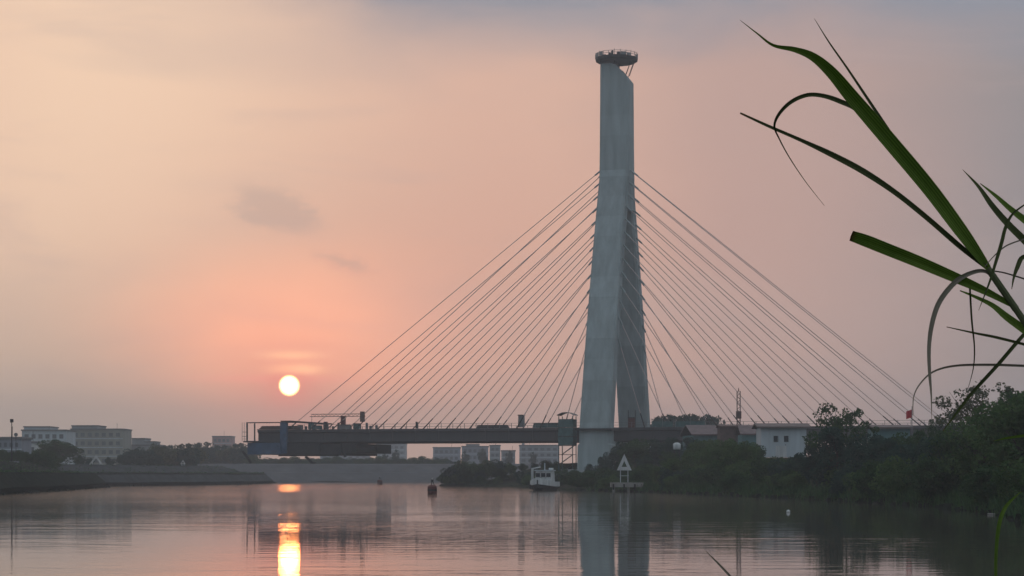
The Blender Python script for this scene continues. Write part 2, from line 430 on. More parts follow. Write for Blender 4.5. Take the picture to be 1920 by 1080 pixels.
# ------------------------------------------------------------------ the cable-stayed bridge
TH = math.radians(16.0)
T = Vector(((1156 - 960) / F * 450, 450.0, 0.0))
DT, DB = 12.65, 9.75          # deck top and underside
bridge = thing('cable_stayed_bridge', 'unfinished cable-stayed bridge with one tall grey concrete pylon and fans of stay cables', 'bridge', T, -TH)

def ring(s, w, z, a, c, ch):
    """chamfered rectangle of half-length a along the deck and half-thickness c across it"""
    return [Vector((s + x, w + y, z)) for x, y in ((-a + ch, -c), (a - ch, -c), (a, -c + ch), (a, c - ch), (a - ch, c), (-a + ch, c), (-a, c - ch), (-a, -c + ch))]

def leg_w(z):
    if z < DT: return 18.4 + (DT - z) * 0.06
    k = (z - DT) / (68.0 - DT)
    return 18.4 + (1.6 - 18.4) * (k - 0.05 * math.sin(math.pi * k))

for sg, nm in ((-1, 'near'), (1, 'far')):
    rings = [ring(0, sg * leg_w(z), z, 3.3 + (0.35 if z < 9 else 0) - 0.25 * max(0, z - DT) / 55, 2.15 - 0.25 * max(0, z - DT) / 55, 0.4)
             for z in [3.0, 6.0, 8.8, 9.1, DT, 20, 28, 36, 44, 52, 58, 62, 65, 68, 70]]
    leg = MB().loft(rings).build('pylon_leg', M['concrete'], bridge)
    tag(leg, ('pale front leg of the pylon, on the camera side' if sg < 0 else 'darker rear leg of the pylon, behind the deck'))
    # formwork lift marks stand a few centimetres proud
    for z in (18, 22.5, 27, 31.5, 36, 40.5, 45, 49.5, 54, 58.5):
        r = [ring(0, sg * leg_w(z + k), z + k, 3.3 - 0.25 * (z - DT) / 55 + 0.02, 2.15 - 0.25 * (z - DT) / 55 + 0.02, 0.4) for k in (0, 0.09)]
        MB().loft(r).build('lift_band', M['concrete'], leg)
    cap = MB().span((-6.5, sg * 19.2 - 4.2, 1.2), (6.5, sg * 19.2 + 4.2, 3.7)).build('pile_cap', M['pale_wall'], bridge)
    pf = MB(); w0 = sg * 18.4
    for (x0, x1, y0, y1) in ((-4.1, 4.1, w0 - 3.0, w0 - 2.2), (-4.1, 4.1, w0 + 2.2, w0 + 3.0), (-4.1, -3.4, w0 - 2.2, w0 + 2.2), (3.4, 4.1, w0 - 2.2, w0 + 2.2)):
        pf.span((x0, y0, DT - 0.75), (x1, y1, DT - 0.35))
    pf.build('leg_platform', M['steel_dark'], bridge)
# merged head: near-rectangular shaft with a slanted top
rings = [ring(0.1, 0, z, 3.3 - 0.1 * (z - 60) / 33, c, 0.4) for z, c in ((60.5, 3.9), (64, 3.5), (68, 3.2), (74, 2.95), (84, 2.75))]
def split(r_):
    o = []
    for i, p in enumerate(r_):
        o.append(p)
        if i in (0, 4): q = r_[(i + 1) % 8]; o += [p.lerp(q, k) for k in (0.35, 0.55, 0.75)]
    return o
rings = [split(r_) for r_ in rings]
top = split(ring(0.1, 0, 92.0, 3.2, 2.7, 0.4))
for p in top: p.z = 92.3 - max(0.0, p.x - 0.1) * 1.05 - 0.25 * max(0.0, p.x - 1.5)
rings.append(top)
head = MB().loft(rings).build('pylon_head', M['concrete'], bridge)
for z in (72, 76.5, 81, 85.5):
    MB().loft([ring(0.1, 0, z + k, 3.3 - 0.1 * (z - 60) / 33 + 0.02, (2.95 - 0.02 * (z - 74) if z > 74 else 3.2 - 0.0417 * (z - 68)) + 0.02, 0.4) for k in (0, 0.09)]).build('lift_band', M['concrete'], head)
# work platform round the top
plat = MB()
oct_ = lambda rx, ry, z: [Vector((rx * math.cos(i * math.pi / 8), ry * math.sin(i * math.pi / 8), z)) for i in range(16)]
plat.loft([oct_(4.2, 4.6, 92.95), oct_(4.6, 5.0, 93.20), oct_(4.7, 5.1, 93.75)])
plat.span((-2.9, -2.6, 91.60), (0.1, 2.6, 92.94))
wp = plat.build('work_platform', M['steel_dark'], bridge)
fr = MB()
for i in range(22):
    a = 2 * math.pi * i / 22; p = Vector((4.55 * math.cos(a), 4.95 * math.sin(a), 93.75))
    fr.tube(p, p + Vector((0, 0, 1.0 + rnd.uniform(-0.2, 0.35))), 0.06, n=5)
    a2 = 2 * math.pi * (i + 1) / 22; q = Vector((4.55 * math.cos(a2), 4.95 * math.sin(a2), 93.75))
    for h in (0.5, 0.95): fr.tube(p + Vector((0, 0, h)), q + Vector((0, 0, h)), 0.045, n=4)
fr.build('platform_railing', M['steel_grey'], wp)
hg = MB()
for a in (0.15, 0.6, -0.4, 1.0):
    p = Vector((3.9 * math.cos(a), 4.0 * math.sin(a), 92.90)); hg.tube(p, p + Vector((-1.1, -0.4 * math.sin(a), -3.0)), 0.07, n=5)
hg.build('platform_bracket', M['steel_dark'], wp)
for i in range(16):
    a = rnd.uniform(0, 6.28); r = rnd.uniform(0.5, 3.6); h = rnd.uniform(0.4, 1.1)
    MB().box((r * math.cos(a), r * math.sin(a), 93.76 + h / 2), (rnd.uniform(0.3, 1.0), rnd.uniform(0.3, 0.9), h), rnd.uniform(0, 3)).build('formwork_stack', M['steel_dark'], wp)
for i in range(22):
    if rnd.random() < 0.28: continue
    a = 2 * math.pi * (i + 0.5) / 22; h = rnd.uniform(0.5, 1.0)
    MB().box((4.62 * math.cos(a), 5.02 * math.sin(a), 93.77 + h / 2), (0.04, 1.1, h), a).build('safety_net', M['steel_grey'], wp)

# deck in cast segments
SEG = 5.33
def deck_section(x0, x1):
    P = [(-11.6, DT), (11.6, DT), (11.6, DT - 0.55), (11.15, DT - 0.7), (11.15, DB + 0.15), (10.9, DB), (8.6, DB), (8.2, DT - 0.7), (-8.2, DT - 0.7), (-8.6, DB), (-10.9, DB), (-11.15, DB + 0.15), (-11.15, DT - 0.7), (-11.6, DT - 0.55)]
    return [[Vector((x, y, z)) for y, z in P] for x in (x0, x1)]
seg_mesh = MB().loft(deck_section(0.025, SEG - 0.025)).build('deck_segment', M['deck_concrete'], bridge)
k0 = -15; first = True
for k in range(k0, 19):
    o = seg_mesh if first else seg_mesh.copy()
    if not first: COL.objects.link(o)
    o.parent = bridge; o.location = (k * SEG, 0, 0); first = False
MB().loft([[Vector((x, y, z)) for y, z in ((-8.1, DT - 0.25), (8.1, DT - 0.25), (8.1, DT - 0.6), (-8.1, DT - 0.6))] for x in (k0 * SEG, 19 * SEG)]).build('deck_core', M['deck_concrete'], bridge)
# crossbeam that carries the deck at the pylon
MB().span((-2.4, -16.5, DB - 2.6), (2.4, 16.5, DB - 0.02)).build('crossbeam', M['concrete'], bridge)
# railing of posts along both edges
post_me = MB().span((-0.05, -0.05, 0), (0.05, 0.05, 1.15)).build('railing_post', M['steel_grey'], bridge)
n = 0
for w in (-11.35, 11.35):
    for k in range(64):
        s = -74 + 2.665 * k
        if abs(s) < 4.3: continue
        o = post_me if n == 0 else post_me.copy()
        if n: COL.objects.link(o)
        o.parent = bridge; o.location = (s, w, DT); n += 1
    rl = MB()
    for h in (0.55, 1.1): rl.bar((-74, w, DT + h), (96, w, DT + h), 0.05, 0.06)
    rl.build('railing_bar', M['steel_grey'], bridge)
# stay cables: thirteen to a side in each of two planes
for sg in (-1, 1):
    for side in (-1, 1):
        for i in range(13):
            s_d = side * (8.9 + SEG * i) * (1.0 if side < 0 else 0.985)
            z_p = 34.0 + 35.6 * (i / 12.0) ** 0.93
            w_p = sg * max(1.5, leg_w(z_p))
            w_d = sg * 11.35
            p0 = Vector((s_d, w_d, DT - 0.05)); p1 = Vector((side * 2.6, w_p, z_p))
            c = MB().tube(p0, p1, 0.082, n=6).build('stay_cable', M['cable'], bridge)
            d = (p1 - p0).normalized()
            MB().tube(p0 - d * 0.1, p0 + d * 3.2, 0.15, 0.11, n=7).build('anchor_pipe', M['steel_dark'], c)
            e = (p1 - p0).length; x = 3.3 / abs(d.x) if abs(d.x) > 0.01 else 3
            MB().tube(p1 - d * (1.2 + 0.9 / max(0.25, abs(d.x))), p1, 0.19, n=7).build('anchor_sleeve', M['concrete'], c)
# approach piers hidden among the trees on the right
for s in (60, 92):
    pm = MB()
    for w in (-7, 7): pm.tube((s, w, 4.5), (s, w, DB - 1.2), 0.9, n=12)
    pm.span((s - 1.1, -9.5, DB - 1.22), (s + 1.1, 9.5, DB - 0.02)); pm.build('approach_pier', M['concrete'], bridge)
# site clutter along the deck that belongs to the works
def on_deck(name, label, cat, s, w): return thing(name, label, cat, T + Matrix.Rotation(-TH, 3, 'Z') @ Vector((s, w, DT)), -TH)

# small derrick beam on the cantilever
cr = on_deck('derrick_crane', 'small lattice derrick with horizontal jib and hanging counterweight on the deck end', 'crane', -62.3, -4)
MB().span((-0.45, -0.45, 0), (0.45, 0.45, 3.2)).build('mast', M['red_paint'], cr)
j = MB()
for y in (-0.25, 0.25):
    j.bar((-8.0, y, 3.1), (5.2, y, 3.1), 0.12, 0.12)
j.bar((-7.8, 0, 3.65), (5.0, 0, 3.65), 0.12, 0.12)
for i in range(14):
    x = -7.8 + i * 0.93; j.bar((x, -0.25, 3.1), (x + 0.46, 0, 3.65), 0.07, 0.07); j.bar((x + 0.46, 0, 3.65), (x + 0.93, 0.25, 3.1), 0.07, 0.07)
j.build('jib', M['brown_sheet'], cr)
MB().box((4.6, 0, 3.0), (0.8, 1.0, 2.3)).build('counterweight', M['brown_sheet'], cr)
MB().tube((-7.6, 0, 3.1), (-7.6, 0, 1.2), 0.05, n=5).build('hoist_rope', M['steel_dark'], cr)

# form traveller at the tip
def bp(x, y, w):
    """bridge-local point seen at photograph pixel x, y on the plane a distance w across the deck"""
    r = Vector(((x - 960) / F, 1, (HY - y) / F)); l = Vector((math.cos(TH), -math.sin(TH), 0)); tt = Vector((math.sin(TH), math.cos(TH), 0))
    o = Vector((0, 0, CH)) - T
    k = (w - o.dot(tt)) / r.dot(tt); q = o + r * k
    return Vector((q.dot(l), w, q.z))

ft = thing('form_traveller', 'blue steel form traveller with portal frame hanging off the unfinished deck end', 'construction rig', T, -TH)
def fbox(name, m, x0, y0, x1, y1, w0, w1):
    a = bp(x0, y1, w0); c = bp(x1, y0, w0)
    return MB().span((a.x, w0, a.z), (c.x, w1, c.z)).build(name, m, ft)
fbox('bottom_formwork', M['blue'], 464, 830, 526, 852, -13.2, 12.5)
fbox('working_floor', M['steel_dark'], 456, 826.5, 478, 829.5, -13.5, 12.8)
for w in (-12.9, 12.2): fbox('portal_column', M['blue'], 525, 792, 537, 850, w, w + 1.0)
for w in (-12.6, 12.4): fbox('main_beam', M['steel_dark'], 462, 791, 556, 793.6, w, w + 0.5)
for w in (-12.55, 12.45):
    for x in (463, 477): fbox('hanger_post', M['steel_dark'], x - 0.9, 793.8, x + 0.9, 827, w, w + 0.3)
fbox('cross_beam', M['steel_dark'], 526, 788.5, 545, 791, -12.8, 12.8)
for k, (x0, y0, x1, y1) in enumerate(((530, 830, 600, 851.5), (600, 832.5, 640, 853.5), (640, 831.5, 668, 849))):
    fbox('soffit_panel', M['steel_dark'], x0 + 0.3, y0, x1 - 0.3, y1, -12.4 + 0.3 * k, 11.5)
fbox('rear_beam', M['black'], 661, 837, 704, 846.5, -12.9, -11.9)
fbox('bottom_walkway', M['black'], 522, 851.7, 632, 855.5, -12.7, -11.7)
for (a, c, wd) in (((455, 846), (471, 868), 0.42), ((573, 856), (586, 868), 0.5), ((647, 849), (647, 857), 0.5)):
    p = bp(*a, -12.8); q = bp(*c, -12.8); MB().bar(p, q, wd, wd).build('rail_strut', M['steel_dark'], ft)
p = bp(583, 868, -12.8); q = bp(592, 868, -12.8); MB().bar(p, q, 0.4, 0.3).build('strut_foot', M['steel_dark'], ft)
for w in (-12.9, 12.6):
    g = MB(); pts = [bp(x, 828, w) for x in (454, 458, 462)]
    for p in pts: g.tube(p, p + Vector((0, 0, 4.3)), 0.05, n=5)
    for h in (0.6, 1.2, 2.2): g.bar(pts[0] + Vector((0, 0, h)), pts[-1] + Vector((0, 0, h)), 0.05, 0.05)
    g.build('guard_rail', M['steel_grey'], ft)

# piles of reinforcement, boxes and barriers on the cantilever
bundle = on_deck('rebar_bundle', 'heap of reinforcement bars laid along the deck tip', 'rebar', -75.5, -10.2)
for i in range(9):
    MB().bar((rnd.uniform(-5, -4), rnd.uniform(-0.8, 0.8), 0.12 + 0.09 * i), (rnd.uniform(5, 6), rnd.uniform(-0.8, 0.8), 0.12 + 0.09 * i), 0.14, 0.14).build('bar', M['brown_sheet'], bundle)
clutter = [(-70.5, 0.9, 1.5, 1.0, 'steel_grey', 'low grey generator box just behind the portal frame', 'generator'),
           (-68.2, 0.6, 0.8, 1.5, 'netting', 'narrow green crate standing upright behind the portal frame', 'crate'),
           (-66.3, 1.8, 1.2, 0.9, 'netting', 'long low green crate left of the derrick mast', 'crate'),
           (-64.4, 0.7, 0.8, 1.7, 'steel_dark', 'tall dark drum-rack beside the derrick mast', 'rack'),
           (-59.6, 2.2, 1.3, 1.0, 'steel_grey', 'wide grey box right of the derrick mast', 'box'),
           (-57.0, 1.5, 1.2, 1.3, 'netting', 'green tool box under the derrick counterweight', 'box'),
           (-43.0, 0.4, 0.5, 1.55, 'steel_dark', 'thin dark pump standing on the middle of the left deck', 'pump'),
           (-25.5, 7.5, 0.6, 0.75, 'steel_dark', 'long dark timber stack on the deck left of the pylon', 'stack'),
           (-19.0, 1.2, 1.4, 2.9, 'steel_grey', 'small upright concrete mixer on the deck left of the pylon', 'mixer'),
           (-13.5, 5.5, 2.0, 1.1, 'netting', 'green netting-wrapped pile on the deck beside the stair tower', 'pile')]
for s, lx, ly, h, m, lab, cat in clutter:
    o = on_deck(cat + ('_box' if cat == 'generator' else ''), lab, cat, s, -9.4)
    MB().box((0, 0, h * 0.5 + 0.06), (lx, ly, h * 0.88), taper=0.9).build('body', M[m], o)
    MB().box((0, 0, h * 0.97 + 0.06), (lx * 1.08, ly * 1.08, h * 0.06)).build('lid', M['steel_dark'], o)
    MB().box((-lx * 0.3, 0, 0.04), (0.12, ly, 0.08)).build('skid', M['timber'], o); MB().box((lx * 0.3, 0, 0.04), (0.12, ly, 0.08)).build('skid', M['timber'], o)

# drums and upright bundles crowd the tip
for i in range(16):
    s_ = -72.5 + 1.25 * i + rnd.uniform(-0.3, 0.3); h = rnd.choice((0.9, 0.9, 1.1, 1.6)) * rnd.uniform(0.9, 1.1); w_ = rnd.uniform(-8.2, -5.5)
    o = on_deck('site_drum', 'small dark drum or bundle among the clutter on the deck tip', 'drum', s_, w_); o['group'] = 'drums on the deck tip'
    MB().tube((0, 0, 0.02), (0, 0, h), 0.3, 0.27, n=10).build('body', M[rnd.choice(('steel_dark', 'netting', 'steel_grey'))], o)
    MB().tube((0, 0, h * 0.55), (0, 0, h * 0.6), 0.32, n=10).build('hoop', M['steel_dark'], o)

# stair tower beside the near leg
stl = bp(1064, 830, -17.2)
sw = thing('stair_tower', 'blue-green scaffold stair tower with curved roof standing left of the pylon leg', 'stair tower', T + Matrix.Rotation(-TH, 3, 'Z') @ Vector((stl.x, -17.2, 3.0)), -TH)
HT = 14.6 - 3.0 + 0.4
for x in (-1.5, 1.5):
    for y in (-1.5, 1.5): MB().tube((x, y, 0), (x, y, HT), 0.1, n=6).build('corner_post', M['netting'], sw)
fl = 0
while fl * 1.9 < HT - 1:
    z = fl * 1.9
    MB().span((-1.6, -1.6, z), (1.6, 1.6, z + 0.1)).build('landing', M['steel_dark'], sw)
    if z > 4.5 and z < 10.3:
        for x in (-1.62, 1.6): MB().span((x, -1.6, z + 0.12), (x + 0.03, 1.6, z + 1.85)).build('netting_panel', M['netting'], sw)
        MB().span((-1.58, -1.66, z + 0.12), (1.58, -1.63, z + 1.85)).build('netting_panel', M['netting'], sw)
    b_ = MB(); b_.bar((-1.3, -0.5 if fl % 2 else 0.5, z + 0.1), (1.3, -0.5 if fl % 2 else 0.5, z + 1.95), 0.8, 0.1); b_.build('stair_flight', M['steel_grey'], sw)
    fl += 1
rf = MB(); rows = []
for i in range(9):
    a = -1 + 2 * i / 8; rows.append([Vector((a * 1.85, -1.9, HT + 0.7 - 0.6 * a * a)), Vector((a * 1.85, 1.9, HT + 0.7 - 0.6 * a * a)), Vector((a * 1.85, 1.9, HT + 0.82 - 0.6 * a * a)), Vector((a * 1.85, -1.9, HT + 0.82 - 0.6 * a * a))])
rf.loft(rows).build('curved_roof', M['steel_grey'], sw)

# ------------------------------------------------------------------ buildings and sheds on the right
def windows(o, wall_y, x0, x1, z0, z1, nx, nz, fw, fh, name='window', pane='glass', frame='dirty_white'):
    """recessed panes in raised frames on the face wall_y (facing the river, -Y)"""
    for i in range(nx):
        for k in range(nz):
            cx = x0 + (x1 - x0) * (i + 0.5) / nx; cz = z0 + (z1 - z0) * (k + 0.5) / nz
            f = MB()
            for (a, b_, c, d) in ((-fw / 2, fw / 2, fh / 2 - 0.08, fh / 2), (-fw / 2, fw / 2, -fh / 2, -fh / 2 + 0.08), (-fw / 2, -fw / 2 + 0.08, -fh / 2 + 0.08, fh / 2 - 0.08), (fw / 2 - 0.08, fw / 2, -fh / 2 + 0.08, fh / 2 - 0.08)):
                f.span((cx + a, wall_y - 0.07, cz + c), (cx + b_, wall_y + 0.02, cz + d))
            w_ = f.build(name, M[frame], o)
            MB().span((cx - fw / 2 + 0.08, wall_y - 0.03, cz - fh / 2 + 0.08), (cx + fw / 2 - 0.08, wall_y - 0.01, cz + fh / 2 - 0.08)).build('pane', M[pane], w_)

def shed(name, label, x0, x1, ytop, yeave, D, depth, floor, wall, roof, rz=0.0, cat='shed', win=0, door=False, over=0.5):
    a = W(x0, yeave, D); c = W(x1, yeave, D); wd = c.x - a.x; H = a.z - floor; rise = (yeave - ytop) / F * D
    o = thing(name, label, cat, ((a.x + c.x) / 2, D, floor), rz)
    MB().span((-wd / 2, 0, 0), (wd / 2, depth, H)).build('wall', M[wall], o)
    r = MB(); t0 = 0.12
    r.loft([[Vector((x, -over, H - 0.05)), Vector((x, depth / 2, H + rise)), Vector((x, depth + over, H - 0.05)), Vector((x, depth + over, H + t0)), Vector((x, depth / 2, H + rise + t0)), Vector((x, -over, H + t0 * 1.6))] for x in (-wd / 2 - over, wd / 2 + over)])
    rr = r.build('roof', M[roof], o)
    nb = int(wd / 0.9)
    rib = None
    for i in range(1, nb):
        x = -wd / 2 + wd * i / nb
        if rib is None:
            rib = MB().span((-0.03, -0.045, 0.05), (0.03, -0.004, H - 0.3)).build('panel_joint', M[wall], o); q = rib
        else:
            q = rib.copy(); COL.objects.link(q); q.parent = o
        q.location = (x, 0, 0)
    if win: windows(o, 0, -wd * 0.28, wd * 0.16, H - 2.9, H - 0.7, win, 1, 0.95, 1.15)
    if door:
        d = MB().span((-wd * 0.18, -0.09, 0.02), (wd * 0.06, -0.05, H - 2.9)).build('door', M['white'], o)
        MB().span((wd * 0.03, -0.14, 1.9), (wd * 0.04, -0.09, 2.1)).build('handle', M['steel_dark'], d)
    return o

shed('site_office', 'white panel site office with brown overhanging roof and two dark windows above the trees', 1427, 1512, 794, 802, 330, 6.5, 5.4, 'dirty_white', 'roof_brown', win=2, door=True, over=0.7)
shed('red_roof_shed', 'low shed with faded pink-red roof nearest the pylon on the right bank', 1300, 1348, 797, 816, 385, 9, 5.4, 'teal_sheet', 'red_sheet', rz=0.15)
shed('brown_shed', 'dark rusty brown shed between the two red-roofed sheds', 1350, 1390, 797, 801, 375, 5, 5.4, 'brown_sheet', 'brown_sheet', over=0.25)
shed('long_shed', 'low shed with faded red roof right beside the white site office', 1391, 1425, 797, 815, 365, 9, 5.4, 'teal_sheet', 'red_sheet', over=0.3)
shed('teal_shed', 'teal walled shed peeping out between trees right of the site office', 1640, 1706, 797, 803, 300, 6, 5.4, 'teal_sheet', 'roof_brown')
for (x0, x1, lab) in ((1222, 1262, 'left'), (1266, 1322, 'right')):
    a = bp(x0, 806, -11.9); c = bp(x1, 806, -11.9)
    o = on_deck('netting_fence', 'green netting fence on the deck edge, the %s one of two right of the pylon' % ('shorter' if lab == 'left' else 'longer'), 'fence', (a.x + c.x) / 2, -11.8)
    L = c.x - a.x; nn = max(2, int(L / 2.2))
    for i in range(nn):
        x = -L / 2 + L * i / nn
        MB().span((x + 0.06, -0.02, 0.1), (x + L / nn - 0.06, 0.02, 1.25)).build('panel', M['netting'], o)
    for i in range(nn + 1): MB().tube((-L / 2 + L * i / nn, 0, 0), (-L / 2 + L * i / nn, 0, 1.9), 0.05, n=5).build('post', M['steel_grey'], o)
# red tarpaulin-clad lift cage at the far leg
lc = bp(1185, 803, 10.6)
o = on_deck('site_hoist', 'small dark red hoist cage standing against the rear pylon leg', 'hoist', lc.x, 10.4)
MB().span((-0.7, -0.7, 0.1), (0.7, 0.7, 2.6)).build('cage', M['red_paint'], o)
for x in (-0.8, 0.8): MB().tube((x, 0, 0), (x, 0, 4.4), 0.09, n=6).build('guide_mast', M['steel_dark'], o)
MB().span((-0.75, -0.75, 2.62), (0.75, 0.75, 2.8)).build('cage_roof', M['steel_dark'], o)
# lattice mast
p = W(1385, 797, 372); mst = thing('lattice_mast', 'tall thin rust-brown lattice mast rising above the sheds', 'mast', (p.x, p.y, 5.4))
Hm = W(1385, 727, 372).z - 5.4
for x, y in ((-0.28, -0.28), (0.28, -0.28), (0.28, 0.28), (-0.28, 0.28)): MB().tube((x, y, 0), (x, y, Hm - 0.6), 0.06, n=5).build('chord', M['brown_sheet'], mst)
lt = MB(); k = 0
while k * 0.6 < Hm - 1.3:
    z = k * 0.6; sgn = 1 if k % 2 else -1
    for y in (-0.28, 0.28): lt.bar((-0.28 * sgn, y, z), (0.28 * sgn, y, z + 0.6), 0.05, 0.05); lt.bar((y, -0.28 * sgn, z), (y, 0.28 * sgn, z + 0.6), 0.05, 0.05)
    k += 1
lt.build('lacing', M['brown_sheet'], mst)
MB().box((0, 0, Hm * 0.62), (0.9, 0.9, 1.3)).build('motor_housing', M['brown_sheet'], mst)
MB().tube((0, 0, Hm - 0.7), (0, 0, Hm), 0.12, 0.05, n=6).build('tip', M['red_paint'], mst)
# white tank
p = W(1269, 843, 345); tk = thing('water_tank', 'small round white water tank half hidden in shrubs below the bridge deck', 'tank', (p.x, p.y, 5.2))
zt = p.z - 5.2
for x in (-0.4, 0.4):
    for y in (-0.4, 0.4): MB().tube((x, y, -1.5), (x, y, zt), 0.06, n=5).build('leg', M['steel_dark'], tk)
rings = [[Vector((r * math.cos(i * math.pi / 8), r * math.sin(i * math.pi / 8), zt + z)) for i in range(16)] for r, z in ((0.55, 0), (0.64, 0.1), (0.64, 0.9), (0.5, 1.08), (0.15, 1.18))]
MB().loft(rings).build('drum', M['white'], tk, smooth=True)
# red flag
p = W(1710, 800, 290); fg = thing('flag_pole', 'thin pole with a small red flag above the tree line on the right', 'flag', (p.x, p.y, 5.4))
zf = W(1710, 768, 290).z - 5.4
MB().tube((0, 0, 0), (0, 0, zf + 0.5), 0.05, n=6).build('pole', M['steel_grey'], fg)
rows = [[Vector((-0.05 - 0.75 * q, 0.12 * math.sin(q * 7), zf - z * 1.1 - 0.25 * q)) for q in (0, 0.25, 0.5, 0.75, 1.0)] for z in (0, 1.0)]
fl_ = MB().loft(rows, cap=False, closed=False)
fl_.loft([[v + Vector((0, 0.02, 0)) for v in r] for r in rows[::-1]], cap=False, closed=False)
fl_.build('flag_cloth', M['red'], fg)

# ------------------------------------------------------------------ town on the left and beyond the river
def block(name, label, x0, x1, ytop, D, depth, floor, wall, nx, nz, roof='roof_grey', cat='building', extra=()):
    a = W(x0, ytop, D); c = W(x1, ytop, D); wd = c.x - a.x; H = a.z - floor
    o = thing(name, label, cat, ((a.x + c.x) / 2, D, floor))
    MB().span((-wd / 2, 0, 0), (wd / 2, depth, H)).build('wall', M[wall], o)
    r = MB().span((-wd / 2 - 0.25, -0.25, H + 0.004), (wd / 2 + 0.25, depth + 0.25, H + 0.45)).build('roof_parapet', M[roof], o)
    zb = max(0.8, H - 3.1 * nz)
    f = (H - zb) / nz
    for k in range(1, nz):
        MB().span((-wd / 2 - 0.06, -0.18, zb + f * k - 0.14), (wd / 2 + 0.06, -0.004, zb + f * k + 0.14)).build('floor_band', M['dirty_white'], o)
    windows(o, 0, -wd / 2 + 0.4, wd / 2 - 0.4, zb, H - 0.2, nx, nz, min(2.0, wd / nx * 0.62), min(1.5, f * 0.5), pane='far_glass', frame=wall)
    for i in range(max(1, int(wd / 7))):
        x = rnd.uniform(-wd / 2 + 1, wd / 2 - 1); hh = rnd.uniform(0.7, 1.7)
        if any(W(e[0], 0, D).x - 1.2 < x + (a.x + c.x) / 2 < W(e[1], 0, D).x + 1.2 for e in extra): continue
        if i % 2: MB().tube((x, depth * 0.4, H + 0.45), (x, depth * 0.4, H + 0.45 + hh), 0.6, n=10).build('roof_tank', M['grey_wall'], r)
        else: MB().tube((x, depth * 0.3, H + 0.45), (x, depth * 0.3, H + 1.6 + hh), 0.06, n=5).build('aerial', M['steel_dark'], r)
    for (ex0, ex1, ey, m) in extra:
        e0 = W(ex0, ey, D).x - (a.x + c.x) / 2; e1 = W(ex1, ey, D).x - (a.x + c.x) / 2; ez = W(ex0, ey, D).z - floor
        e = MB().span((e0, 1.2, H + 0.46), (e1, depth - 1.0, ez)).build('roof_storey', M[m], o)
        MB().span((e0 - 0.2, 1.0, ez + 0.004), (e1 + 0.2, depth - 0.8, ez + 0.35)).build('roof_slab', M[roof], e)
    return o

block('white_building', 'pale blue-white building with a stepped roof, leftmost of the large buildings', 41, 124, 808, 640, 14, 5.0, 'dirty_white', 6, 3, extra=((43, 92, 801, 'dirty_white'),))
block('office_block', 'largest cream and grey building on the left with banded floors and a taller left end', 133, 230, 806, 680, 16, 5.0, 'cream_wall', 7, 4, extra=((133, 182, 799, 'pale_wall'),))
block('low_building', 'low pale building with pitched top right of the large cream one', 236, 297, 836, 700, 14, 5.0, 'pale_wall', 5, 2, extra=((246, 270, 823, 'pale_wall'), (270, 288, 829, 'pale_wall')))
block('pink_building', 'small pinkish building standing alone above the tree line left of the bridge tip', 398, 433, 819, 980, 14, 6.4, 'pink_wall', 4, 4)
block('roadside_house', 'low grey house at the left picture edge behind the hedge', -40, 40, 823, 430, 9, 4.9, 'grey_wall', 7, 2)
block('small_white_house', 'tiny white house below the pale blue-white building', 48, 68, 831, 520, 6, 4.9, 'white', 2, 1)
# hazy town seen under the deck
block('hazy_block', 'hazy pale block under the deck right of the formwork', 706, 760, 833, 1150, 18, 6.4, 'pale_wall', 5, 4)
block('long_grey_hall', 'long blue-grey hall under the deck left of the shrub island', 812, 862, 840, 930, 16, 6.4, 'grey_wall', 5, 2)
block('blue_grey_house', 'blue-grey house with raised roof in the middle under the deck', 866, 915, 838, 900, 14, 6.4, 'grey_wall', 5, 2, extra=((874, 898, 834, 'grey_wall'),))
block('grey_house', 'grey house under the deck right of the one with the raised roof', 918, 938, 836, 880, 12, 6.4, 'pale_wall', 2, 3)
block('gabled_house', 'small hazy house behind the shrubs under the deck', 940, 966, 846, 860, 10, 6.4, 'pale_wall', 3, 2)
block('white_block', 'broad pale building under the deck left of the stair tower', 974, 1048, 836, 850, 14, 6.4, 'pale_wall', 6, 3)
block('far_tower_block', 'hazy low slab far behind the form traveller supports', 600, 690, 852, 1200, 18, 6.4, 'grey_wall', 7, 2)
# street lamp on the left embankment
p = W(22, 850, 360); lp = thing('street_lamp', 'dark lamp post with a small head at the far left skyline', 'lamp', (p.x, p.y, 4.95))
zl = W(22, 790, 360).z - 4.95
MB().tube((0, 0, 0), (0, 0, zl), 0.13, 0.07, n=7).build('pole', M['steel_dark'], lp)
MB().box((0.0, 0, zl + 0.1), (0.55, 0.3, 0.6)).build('lamp_head', M['steel_dark'], lp)
# stub post next to it
p = W(30, 850, 380); o = thing('signal_post', 'short post with a round sign beside the lamp at far left', 'sign', (p.x, p.y, 4.95))
zl = W(30, 815, 380).z - 4.95
MB().tube((0, 0, 0), (0, 0, zl), 0.05, n=6).build('post', M['steel_dark'], o); MB().tube((0, -0.08, zl), (0, -0.02, zl), 0.35, n=14).build('disc', M['steel_grey'], o)

# ------------------------------------------------------------------ navigation marks, buoys, boats
def tri_frame(mb, w, h, z, t, base=True, thick=0.12):
    A = Vector((-w / 2, 0, z)); B = Vector((w / 2, 0, z)); C = Vector((0, 0, z + h))
    cen = (A + B + C) / 3
    inn = [cen + (q - cen) * t for q in (A, B, C)]
    out_ = [A, B, C]
    for i in range(3):
        if i == 0 and not base: continue
        a, b_, c, d = out_[i], out_[(i + 1) % 3], inn[(i + 1) % 3], inn[i]
        y0 = Vector((0, -thick / 2, 0)); y1 = Vector((0, thick / 2, 0))
        mb.add([q + y0 for q in (a, b_, c, d)] + [q + y1 for q in (a, b_, c, d)], [(0, 1, 2, 3), (7, 6, 5, 4), (0, 4, 5, 1), (1, 5, 6, 2), (2, 6, 7, 3), (3, 7, 4, 0)])

